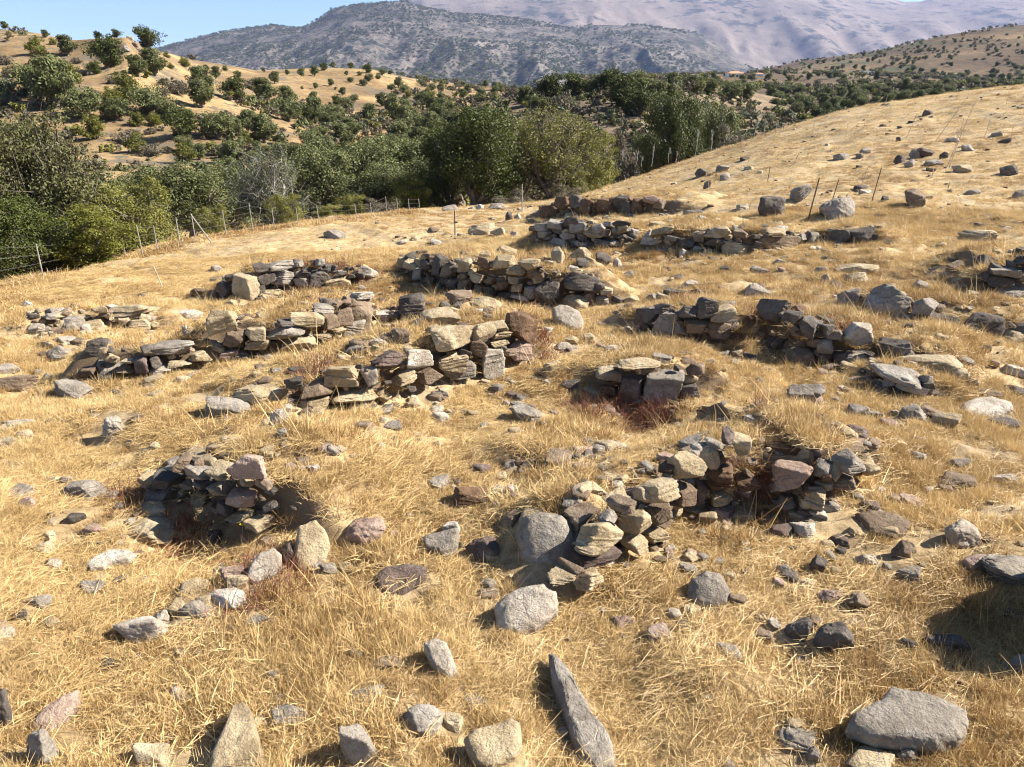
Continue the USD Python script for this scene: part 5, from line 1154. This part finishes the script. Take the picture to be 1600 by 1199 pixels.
# rocks on the hilltop
ro = on('hillside', 195, 66)
oc = thing('rock_outcrop', 'grey rock outcrop with ledges on the left hilltop', 'rock', ro)
for k, (a, b, w_, h_) in enumerate([(185, 68, 18, 9), (200, 62, 14, 9), (208, 72, 22, 10), (222, 88, 40, 10), (176, 64, 10, 8), (238, 84, 22, 8), (146, 66, 9, 6), (195, 78, 20, 8), (215, 80, 16, 7)]):
    p = on('hillside', a, b)
    ds = (p - CAM) @ FWD / FPX
    P, F = rock(w_ * ds, w_ * ds * 0.8, h_ * ds * 1.3, 700 + k, 3, strata=0.2)
    obj('boulder', (P + p - ro, F), M['grey' if k % 2 else 'brown'], oc, smooth=30)

# ------------------------------------------------------------------ the village: three small houses far off
def bx(c, s):
    m = trimesh.creation.box(s)
    m.apply_translation(c)
    return np.array(m.vertices), np.array(m.faces)


def house(px, py, wpx, hpx, label, flat=False, patch='far_hill', rz=12):
    p = on(patch, px, py)
    ds = (p - CAM) @ FWD / FPX
    W, H = wpx * ds, hpx * ds
    D = W * 0.65
    t = thing('house', label, 'house', p - [0, 0, 0.3], rotz=rz)
    wall = H * (1.0 if flat else 0.68)
    obj('wall', bx((0, 0, wall / 2), (W, D, wall)), M['plaster'], t)
    if flat:
        obj('roof', bx((0, 0, wall + 0.1), (W * 1.04, D * 1.04, 0.2)), M['plaster'], t)
    else:
        e = 0.4
        v = np.array([[-W / 2 - e, -D / 2 - e, wall], [W / 2 + e, -D / 2 - e, wall], [W / 2 + e, D / 2 + e, wall], [-W / 2 - e, D / 2 + e, wall], [-W / 4, 0, H], [W / 4, 0, H]])
        f = np.array([[0, 1, 5], [0, 5, 4], [1, 2, 5], [2, 3, 4], [2, 4, 5], [3, 0, 4], [0, 2, 1], [0, 3, 2]])
        v[:, 2] += 0.01
        obj('roof', (v, f), M['roof_tile'], t)
    n = 3
    for k in range(n):
        x = (k - 1) * W * 0.3
        if k == 1:
            obj('door', bx((x, -D / 2 - 0.03, min(1.1, wall * 0.35)), (min(1.1, W * 0.12), 0.1, min(2.2, wall * 0.7))), M['door'], t)
        else:
            obj('window', bx((x, -D / 2 - 0.03, wall * 0.55), (W * 0.11, 0.1, wall * 0.3)), M['window'], t)
    return t


house(1146, 124, 26, 11, 'white house with a red tiled roof in the valley village')
house(1184, 120, 10, 6, 'small pale house right of the red-roofed one', rz=-8)
house(1124, 126, 9, 6, 'small pale house left of the red-roofed one', rz=25)
house(1353, 116, 17, 4.5, 'low white flat-roofed hut on the far right hill', flat=True)

# ------------------------------------------------------------------ the wire fence, iron rods, stakes and stalks
def rod(b, t, r0, r1, bend=0.0, seed=0, n=5, sides=6):
    s = np.linspace(0, 1, n)[:, None]
    rr = np.random.default_rng(seed)
    pts = b + (t - b) * s
    pts = pts + np.sin(s * math.pi) * np.array([rr.normal(0, 1), rr.normal(0, 1), 0]) * bend
    v, f = tube(pts, np.linspace(r0, r1, n), sides)
    k = len(v)
    v = np.vstack([v, [pts[0], pts[-1]]])
    i = np.arange(sides)
    f = np.vstack([f, np.stack([np.full(sides, k), (i + 1) % sides, i], 1), np.stack([np.full(sides, k + 1), k - sides + i, k - sides + (i + 1) % sides], 1)])
    return v, f


def pole_pts(bx_, by_, tx, ty):
    b = hit(bx_, by_)
    dist = (b - CAM) @ FWD
    dep = math.atan2(CAM[2] - b[2], b[1])
    right = np.array([1, 0, 0])
    top = b + right * (tx - bx_) * dist / FPX + np.array([0, 0, 1]) * (by_ - ty) * dist / FPX / math.cos(dep)
    return b - np.array([0, 0, 0.12]), top


FENCE = [(68, 434, 67, 383), (163, 405, 162, 375), (197, 404, 196, 363), (224, 402, 221, 354), (247, 394, 246, 354), (282, 385, 281, 342), (306, 379, 305, 337), (354, 368, 352, 330), (396, 364, 394, 320), (429, 358, 428, 328), (466, 353, 465, 327), (499, 350, 497, 323), (558, 346, 556, 320), (581, 341, 580, 318), (605, 337, 604, 308), (622, 335, 621, 311), (640, 334, 639, 312), (656, 332, 655, 312)]
fp = [pole_pts(*q) for q in FENCE]
fp.insert(0, (fp[0][0] + (fp[0][0] - fp[1][0]) * 0.9, fp[0][1] + (fp[0][0] - fp[1][0]) * 0.9))
fence = thing('wire_fence', 'wire fence on thin pale posts along the left edge of the field', 'fence', fp[8][0])
org = fp[8][0]
for b, t in fp:
    obj('post', rod(b - org, t - org, 0.015, 0.013), M['post'], fence, smooth=40)
bb, tt = pole_pts(334, 379, 304, 337)
obj('brace', rod(bb - org, tt - org, 0.018, 0.016), M['post'], fence, smooth=40)
for k in range(len(fp) - 1):
    ws = []
    for fr in (0.25, 0.5, 0.72, 0.93):
        a = fp[k][0] * (1 - fr) + fp[k][1] * fr
        b = fp[k + 1][0] * (1 - fr) + fp[k + 1][1] * fr
        ws.append(rod(a - org, b - org + 0, 0.0012, 0.0012, n=3, sides=4))
    obj('wire', cat(ws), M['wire'], fence)

RODS = [(1260, 350, 1271, 281, 'tall dark iron rod leaning beside the lichen-covered boulder', 'rust', 0.016), (1299, 314, 1306, 283, 'thin rusty rod right of the tall dark one', 'rust', 0.012), (1361, 316, 1369, 265, 'rusty rod in the grass of the right field', 'rust', 0.012), (1341, 298, 1351, 265, 'thin leaning rod left of the rusty one', 'stalk', 0.010), (1199, 284, 1201, 262, 'short dark stake left of the iron rods', 'rust', 0.014),
        (711, 368, 711, 331, 'dark iron stake by the grey boulder under the broad tree', 'rust', 0.018), (816, 331, 816, 290, 'pale post under the yellow-green tree', 'post', 0.03), (257, 451, 245, 417, 'thin leaning stick alone in the left grass', 'stalk', 0.014), (1320, 317, 1322, 304, 'short stub of rod left of the lichen-covered boulder', 'rust', 0.012)]
for q in RODS:
    b, t = pole_pts(*q[:4])
    tg = obj('iron_rod' if q[5] == 'rust' else 'wooden_stake', rod(np.zeros(3), t - b, q[6], q[6] * 0.85), M[q[5]], loc=b, smooth=40)
    props(tg, q[4], 'rod' if q[5] == 'rust' else 'stake')
STK = [(946, 264, 951, 233, 'leftmost'), (993, 257, 994, 239, 'second'), (1003, 258, 1004, 246, 'third'), (1018, 258, 1019, 231, 'fourth'), (1045, 252, 1046, 233, 'fifth'), (1056, 250, 1057, 238, 'sixth'), (1085, 245, 1087, 205, 'seventh'), (1110, 238, 1109, 206, 'eighth'), (1178, 213, 1183, 190, 'ninth'), (1192, 212, 1193, 188, 'tenth'), (1212, 208, 1214, 190, 'eleventh'), (1224, 206, 1222, 194, 'twelfth')]
for q in STK:
    b, t = pole_pts(*q[:4])
    rr = np.random.default_rng(int(q[0]))
    body = cat([rod(np.zeros(3), t - b, 0.018, 0.03, 0.06, int(q[0])), rod((t - b) * 0.6, (t - b) * 1.05 + rr.normal(0, 0.06, 3), 0.03, 0.008, 0.02, 3)])
    props(obj('weathered_stake', body, M['post'], loc=b, smooth=40), f'{q[4]} of the pale weathered stakes along the far field edge, counted from the left', 'stake', 'stakes on the field edge')
STALK = [(1482, 263, 1507, 157, 'tallest pale dry stalk, leaning right'), (1459, 222, 1499, 155, 'dark bent stalk left of the tallest one'), (1478, 262, 1492, 190, 'thin stalk just left of the tallest one'), (1536, 216, 1541, 188, 'short dark stalk right of the tall stalks'), (1580, 228, 1577, 200, 'short stalk near the right edge'), (1561, 188, 1570, 175, 'tiny leaning stalk near the skyline'), (1414, 218, 1426, 180, 'thin leaning stalk up the right field'), (1275, 216, 1278, 196, 'thin stalk on the upper field, left of the rods'), (1268, 212, 1270, 190, 'faint stalk near the field skyline'), (1321, 216, 1322, 194, 'upright thin stalk in the upper field'), (1238, 258, 1246, 240, 'small stalk above the short dark stake'), (1256, 256, 1262, 240, 'small stalk right of the one above the stake'), (1167, 264, 1170, 246, 'small stalk left of the short dark stake'), (1455, 278, 1456, 262, 'little reed left of the tan flat stone'), (1478, 302, 1481, 284, 'small reed below the tall stalks'), (1324, 206, 1340, 194, 'leaning stalk lying low on the upper field'), (1345, 205, 1350, 194, 'short stalk beside the low leaning one'), (1383, 163, 1385, 152, 'pale stalk on the field skyline'), (1460, 160, 1462, 152, 'short pale stalk on the skyline, right part'), (1495, 158, 1494, 146, 'stalk on the skyline by the green bush'), (1571, 166, 1573, 150, 'stalk on the skyline at the right'), (1103, 300, 1106, 282, 'small stalk left of the short dark rocks'), (1170, 330, 1171, 318, 'little stalk above the black hollow')]
for q in STALK:
    b, t = pole_pts(*q[:4])
    rr = np.random.default_rng(int(q[0] * 3))
    d = t - b
    L = np.linalg.norm(d)
    parts = [rod(np.zeros(3), d, 0.013, 0.006, 0.03 * L, int(q[0]), n=7)]
    for k in range(4):
        f = rr.uniform(0.55, 0.95)
        parts.append(rod(d * f, d * f + d * 0.12 + rr.normal(0, 0.05, 3) * L, 0.006, 0.003, n=3, sides=4))
    props(obj('dry_stalk', cat(parts), M['stalk'], loc=b, smooth=40), q[4], 'stalk', 'dry stalks in the right field')

# one yellow flower at the edge of the pit
fb = hit(381, 850)
fl = thing('yellow_flower', 'single small yellow flower on a thin stem at the edge of the dark pit', 'flower', fb)
obj('stem', rod(np.zeros(3), np.array([0.01, 0, 0.16]), 0.003, 0.002, 0.01, 4), M['stalk'], fl)
pet = []
for k in range(9):
    a = k * 2 * math.pi / 9
    dvec = np.array([math.cos(a), math.sin(a), 0.15])
    sd_ = np.array([-math.sin(a), math.cos(a), 0]) * 0.007
    c0 = np.array([0.01, 0, 0.16])
    pet.append((np.array([c0, c0 + dvec * 0.014 + sd_, c0 + dvec * 0.026, c0 + dvec * 0.014 - sd_]), np.array([[0, 1, 2], [0, 2, 3]])))
obj('petals', cat(pet), M['petal'], fl)

# ------------------------------------------------------------------ grass: tufts of single blades scattered over the slope
def blades(n, rng, length, rad, width, up, bendk=0.5, segs=3):
    a = rng.uniform(0, 2 * math.pi, n)
    r = rad * np.sqrt(rng.uniform(0, 1, n))
    base = np.stack([r * np.cos(a), r * np.sin(a), np.full(n, -0.01)], 1)
    az = rng.uniform(0, 2 * math.pi, n)
    el = np.clip(rng.normal(up[0], up[1], n), 0.02, 1.5)
    L = length[0] + (length[1] - length[0]) * rng.uniform(0, 1, n) ** 1.3
    d = np.stack([np.cos(az) * np.cos(el), np.sin(az) * np.cos(el), np.sin(el)], 1)
    side_ = np.stack([-np.sin(az), np.cos(az), np.zeros(n)], 1)
    wdir = side_ * np.cos(0.6) + np.cross(d, side_) * rng.choice([-0.6, 0.6], n)[:, None]
    out = []
    wd = width * rng.uniform(0.6, 1.4, n)
    sag = bendk * rng.uniform(0.2, 1.0, n)
    for k in range(segs + 1):
        s = k / segs
        c = base + d * (L * s)[:, None]
        c[:, 2] -= sag * L * s * s * 0.5
        c[:, :2] += (d[:, :2] * (sag * L * s * s * 0.3)[:, None])
        c[:, 2] = np.maximum(c[:, 2], 0.004 + 0.03 * (np.arange(n) % 7) / 7 * min(1, s * 3))
        w = (wd * (1 - 0.85 * s) / 2)[:, None] * wdir
        out += [c - w, c + w]
    V = np.stack(out, 1)
    m = 2 * (segs + 1)
    F = []
    for k in range(segs):
        F += [[2 * k, 2 * k + 1, 2 * k + 3], [2 * k, 2 * k + 3, 2 * k + 2]]
    F = (np.arange(n)[:, None, None] * m + np.array(F)[None]).reshape(-1, 3)
    return V.reshape(-1, 3), F


rg = np.random.default_rng(4242)
protos, kinds = [], {}


def proto(kind, v, f, mat):
    kinds.setdefault(kind, []).append(len(protos))
    protos.append((v, f, mat))


for k in range(4):
    proto('up', *cat([blades(120, rg, (0.04, 0.15), 0.10, 0.0042, (1.08, 0.30), 0.45), blades(30, rg, (0.05, 0.14), 0.15, 0.0042, (0.3, 0.2), 0.3)]), 'straw')
for k in range(4):
    proto('mat', *cat([blades(80, rg, (0.08, 0.26), 0.2, 0.0048, (0.2, 0.16), 0.25), blades(60, rg, (0.04, 0.12), 0.18, 0.0044, (0.85, 0.4))]), 'straw')
for k in range(3):
    proto('brown', *cat([blades(100, rg, (0.04, 0.14), 0.10, 0.0042, (1.05, 0.32), 0.45), blades(30, rg, (0.05, 0.13), 0.15, 0.0042, (0.35, 0.25), 0.3)]), 'straw_dark')
for k in range(2):
    v, f = blades(9, rg, (0.18, 0.36), 0.08, 0.0052, (1.15, 0.2), 0.5, 5)
    proto('tall', v, f, 'straw')
for k in range(3):
    proto('far', *blades(64, rg, (0.08, 0.22), 0.30, 0.012, (0.85, 0.4)), 'straw')
for k in range(2):
    proto('farb', *blades(64, rg, (0.08, 0.22), 0.30, 0.012, (0.8, 0.4)), 'straw_dark')
for k in range(2):
    proto('weed', *cat([blades(40, rg, (0.08, 0.26), 0.10, 0.004, (1.0, 0.35), 0.5), blades(30, rg, (0.03, 0.08), 0.16, 0.007, (0.8, 0.5))]), 'weed_red')


def scatter(r0, r1, n, seed):
    rr = np.random.default_rng(seed)
    r = np.sqrt(rr.uniform(r0 * r0, r1 * r1, n))
    a = np.radians(rr.uniform(-44, 44, n))
    return r * np.sin(a), r * np.cos(a), rr


# small broken stone lying everywhere, past counting
rc = np.random.default_rng(515)
CP, CI, CS, CQ = [], [], [], []
def chips(x, y, smin, smax):
    z = g(x, y)
    for a, b, c in zip(x, y, z):
        CP.append((a, b, c + 0.012))
        CI.append(int(rc.integers(0, 10)))
        CS.append(rc.uniform(smin, smax) * (0.7 + rc.uniform() ** 3))
        CQ.append(rc.uniform(0, math.pi))
        if CS[-1] > 0.09:
            FOOT.append((a, b, CS[-1] * 0.4, CS[-1] * 0.35, 0))
for w in WALLS.values():
    P0 = w['P']
    for k in range(len(P0) - 1):
        n = 26
        f = rc.uniform(0, 1, n)
        q = P0[k][:2] + (P0[k + 1] - P0[k])[:2] * f[:, None] + rc.normal(0, 0.55, (n, 2))
        chips(q[:, 0], q[:, 1], 0.06, 0.17)
for (r0, r1, n, sd_) in ((2.4, 10, 330, 1), (10, 22, 560, 2), (22, 50, 520, 3)):
    x, y, _ = scatter(r0, r1, n, 900 + sd_)
    keepc = (x > -0.25 * y) | ((y < 11) & (rc.uniform(0, 1, n) < 0.5))
    chips(x[keepc], y[keepc], 0.04 if r0 < 9 else 0.06 if r0 < 20 else 0.08, 0.115 if r0 < 9 else 0.17 if r0 < 20 else 0.27)
_dist = (np.array(CP) - CAM) @ FWD
_u, _v, _ = project(np.array(CP))
_big = np.argsort(-np.array(CS) / _dist * ((_u > -20) & (_u < 1620) & (_v < 1215)))[:36]
BIGS = []
CK = ('tan', 'grey', 'white', 'brown', 'dark', 'tan', 'pink', 'grey', 'purple', 'brown')
for i in _big:
    P, F = rock(CS[i], 0.75 * CS[i], 0.55 * CS[i], 3000 + int(i), 3, rough=0.07, strata=0.12, boxy=0.6, cuts=(5, 11))
    o = obj('stone', (rot(P, CQ[i]), F), M[CK[CI[i]]], loc=CP[i], smooth=30)
    props(o, group='small stones lying in the grass')
    BIGS.append((o, _u[i], _v[i], CS[i] / _dist[i] * FPX, CK[CI[i]]))
label_all(BIGS, 'stone chunk', MARKS, 'stone', lambda it: 'loose ' + COLW[it[4]])
_keep = np.setdiff1d(np.arange(len(CP)), _big)
CP, CI, CS, CQ = ([L_[i] for i in _keep] for L_ in (CP, CI, CS, CQ))
chip = UsdGeom.PointInstancer.Define(stage, '/World/stone_chips')
props(chip.GetPrim(), 'small broken stones strewn through the dry grass', 'stone chips', None, 'stuff')
UsdGeom.Scope.Define(stage, '/World/stone_chips/shapes')
for k in range(10):
    P, F = rock(1.0, 0.75, 0.55, 3000 + k, 2, rough=0.07)
    usdkit.mesh(stage, f'/World/stone_chips/shapes/chip_{k:03d}', (P, F), M[('tan', 'grey', 'white', 'brown', 'dark', 'tan', 'pink', 'grey', 'purple', 'brown')[k]], 40)
chip.CreatePrototypesRel().SetTargets([Sdf.Path(f'/World/stone_chips/shapes/chip_{k:03d}') for k in range(10)])
chip.CreateProtoIndicesAttr(Vt.IntArray(CI))
chip.CreatePositionsAttr(Vt.Vec3fArray.FromNumpy(np.array(CP, np.float32)))
chip.CreateOrientationsAttr(Vt.QuathArray([Gf.Quath(float(math.cos(t)), 0, 0, float(math.sin(t))) for t in CQ]))
chip.CreateScalesAttr(Vt.Vec3fArray.FromNumpy(np.repeat(np.array(CS, np.float32)[:, None], 3, 1)))

GX0, GY0, GS = -30.0, 1.0, 0.05
mask = np.zeros((int(46 / GS), int(60 / GS)), bool)
for (x, y, a, b, yaw) in FOOT:
    i0, i1 = int((y - GY0 - 1) / GS), int((y - GY0 + 1) / GS)
    j0, j1 = int((x - GX0 - 1) / GS), int((x - GX0 + 1) / GS)
    i0, j0 = max(i0, 0), max(j0, 0)
    i1, j1 = min(i1, mask.shape[0]), min(j1, mask.shape[1])
    if i1 <= i0 or j1 <= j0:
        continue
    yy, xx = np.meshgrid(GY0 + GS * (np.arange(i0, i1) + 0.5), GX0 + GS * (np.arange(j0, j1) + 0.5), indexing='ij')
    u = (xx - x) * math.cos(yaw) + (yy - y) * math.sin(yaw)
    v = -(xx - x) * math.sin(yaw) + (yy - y) * math.cos(yaw)
    mask[i0:i1, j0:j1] |= (u / max(a + 0.03, 0.03)) ** 2 + (v / max(b + 0.03, 0.03)) ** 2 < 1


def covered(x, y):
    i, j = ((y - GY0) / GS).astype(int), ((x - GX0) / GS).astype(int)
    ok = (i >= 0) & (i < mask.shape[0]) & (j >= 0) & (j < mask.shape[1])
    return np.where(ok, mask[np.clip(i, 0, mask.shape[0] - 1), np.clip(j, 0, mask.shape[1] - 1)], False)


MATTED = [(780, 680, 1.8), (560, 690, 1.2), (700, 640, 1.2), (1060, 960, 1.2), (1010, 1050, 1.0), (1180, 900, 0.9), (100, 900, 1.3), (120, 760, 1.2), (470, 590, 1.2), (1080, 860, 0.7), (1250, 960, 0.9), (280, 420, 3.5), (480, 375, 4), (150, 440, 2.5)]
MAT_P = [(*hit(a, b)[:2], r) for a, b, r in MATTED]
WEEDS = [(985, 655, 0.35, 26), (1040, 650, 0.3, 14), (930, 640, 0.25, 8), (500, 440, 0.5, 14), (540, 445, 0.4, 10), (830, 520, 0.25, 10), (1320, 540, 0.35, 14), (1200, 520, 0.4, 14), (490, 580, 0.3, 8), (700, 398, 0.4, 8), (820, 430, 0.4, 8), (1190, 640, 0.2, 8), (255, 770, 0.2, 6), (1080, 470, 0.3, 6), (390, 940, 0.2, 6), (430, 900, 0.2, 5), (1185, 760, 0.25, 10), (310, 850, 0.25, 8)]
PX, PY, PID, PS, PRND = [], [], [], [], []


def put(x, y, kind_arr, scale, rr):
    z = g(x, y)
    e = 0.06
    sl_ = np.hypot(g(x + e, y) - z, g(x, y + e) - z) / e
    keep = ~covered(x, y) & (sl_ < 3.2)
    for xi, yi, zi, ki, si in zip(x[keep], y[keep], z[keep], kind_arr[keep], scale[keep]):
        ids = kinds[ki]
        PX.append((xi, yi, zi))
        PID.append(ids[rr.integers(len(ids))])
        PS.append(si * rr.uniform(0.75, 1.25))
        PRND.append(rr.uniform(0, 360))


def matness(x, y):
    m = np.zeros(x.shape)
    for (cx, cy, r) in MAT_P:
        m = np.maximum(m, np.exp(-((x - cx) ** 2 + (y - cy) ** 2) / (r * r)))
    return m


for (r0, r1, n, seed, far) in [(2.2, 9.5, 15000, 1, False), (9.5, 20, 21000, 2, False), (20, 34, 15000, 3, True), (34, 62, 17000, 4, True)]:
    x, y, rr = scatter(r0, r1, n, seed)
    p = np.stack([x, y, 0 * x], 1)
    n1 = fbm(p * 0.6, 3, 61)
    n2 = fbm(p * 0.35 + 40, 3, 62)
    mt = matness(x, y)
    u = rr.uniform(0, 1, n)
    if far:
        kind = np.where(n2 + 0.3 * (u - 0.5) > 0.62, 'farb', 'far')
        sc = np.full(n, 0.62) * (1 - 0.45 * mt) * (0.7 + 0.6 * n1) * (0.75 if r0 < 30 else 1.0)
    else:
        kind = np.where(u < 0.13 + 0.77 * mt, 'mat', np.where(n2 + 0.35 * (rr.uniform(0, 1, n) - 0.5) > 0.585, 'brown', 'up'))
        kind = np.where((rr.uniform(0, 1, n) < 0.035) & (mt < 0.5), 'tall', kind)
        sc = (0.50 + 0.72 * n1) * (1 - 0.2 * mt) * (1.0 if r0 < 5 else 1.12)
    kp = rr.uniform(0, 1, n) < np.clip((0.45 * fbm(p * 1.1 + 9, 3, 63) + 0.55 * fbm(p * 3.3 + 5, 2, 64) - 0.33) * 4.6 + 0.35 * mt, 0.10, 1)
    put(x[kp], y[kp], kind.astype(object)[kp], sc[kp], rr)
for wi, w in enumerate(WALLS.values()):           # the overgrown tops and feet of the walls
    P0 = w['P']
    rr = np.random.default_rng(300 + wi)
    for k in range(len(P0) - 1):
        ab = (P0[k + 1] - P0[k])[:2]
        L_ = np.hypot(*ab)
        nn_ = np.array([-ab[1], ab[0]]) / L_
        for (n, lo, hi, sc_) in ((int(46 * L_), 0.22, w['back'] + 0.7, 1.25), (int(12 * L_), -0.4, -0.08, 1.15)):
            q = P0[k][:2] + ab * rr.uniform(0, 1, n)[:, None] + nn_ * rr.uniform(lo, hi, n)[:, None]
            u_ = rr.uniform(0, 1, n)
            put(q[:, 0], q[:, 1], np.where(u_ < 0.62, 'up', np.where(u_ < 0.9, 'brown', 'tall')).astype(object), sc_ * rr.uniform(0.7, 1.2, n), rr)
for (px, py, r, n) in WEEDS:
    n = n * 2
    c = hit(px, py)
    rr = np.random.default_rng(int(px))
    put(c[0] + rr.normal(0, r * 0.6, n), c[1] + rr.normal(0, r * 0.6, n), np.array(['weed'] * n, object), np.full(n, 1.2), rr)

for k in range(len(fp) - 1):
    a_, b_ = fp[k][0], fp[k + 1][0]
    rr = np.random.default_rng(k + 50)
    n = int(20 + 14 * np.hypot(*(b_ - a_)[:2]))
    f = rr.uniform(-0.1, 1.1, n)
    off = np.array([-(b_ - a_)[1], (b_ - a_)[0]]) / np.hypot(*(b_ - a_)[:2])
    q = a_[:2] + (b_ - a_)[:2] * f[:, None] + off * rr.normal(0.45, 0.45, n)[:, None]
    put(q[:, 0], q[:, 1], np.where(rr.uniform(0, 1, n) < 0.7, 'farb', 'far').astype(object), rr.uniform(0.5, 1.1, n), rr)

grass = UsdGeom.PointInstancer.Define(stage, '/World/dry_grass')
props(grass.GetPrim(), 'dry straw-coloured grass covering the whole field between the stones', 'grass', None, 'stuff')
UsdGeom.Scope.Define(stage, '/World/dry_grass/tufts')
paths = []
for k, (v, f, mt) in enumerate(protos):
    usdkit.mesh(stage, f'/World/dry_grass/tufts/tuft_{k:03d}', (v, f), M[mt])
    paths.append(Sdf.Path(f'/World/dry_grass/tufts/tuft_{k:03d}'))
grass.CreatePrototypesRel().SetTargets(paths)
grass.CreateProtoIndicesAttr(Vt.IntArray(PID))
grass.CreatePositionsAttr(Vt.Vec3fArray.FromNumpy(np.array(PX, np.float32)))
ha = np.radians(np.array(PRND)) / 2
grass.CreateOrientationsAttr(Vt.QuathArray([Gf.Quath(float(math.cos(t)), 0, 0, float(math.sin(t))) for t in ha]))
grass.CreateScalesAttr(Vt.Vec3fArray.FromNumpy(np.repeat(np.array(PS, np.float32)[:, None], 3, 1)))

# ------------------------------------------------------------------ the air
if HAZE:
    hz = trimesh.creation.box((26000, 26000, 1700))
    hz.apply_translation((0, 0, 1700 / 2 - 260))
    hm = usdkit.material(stage, '/World/Looks/haze_air', {'v': ('principled_volume', {'color': (0.40, 0.51, 0.86), 'density': HAZE, 'anisotropy': 0.2})}, [], volume='v.volume')
    o = obj('haze', (np.array(hz.vertices), np.array(hz.faces)), hm)
    props(o, 'thin blue haze that fades the mountains', 'haze', None, 'stuff')
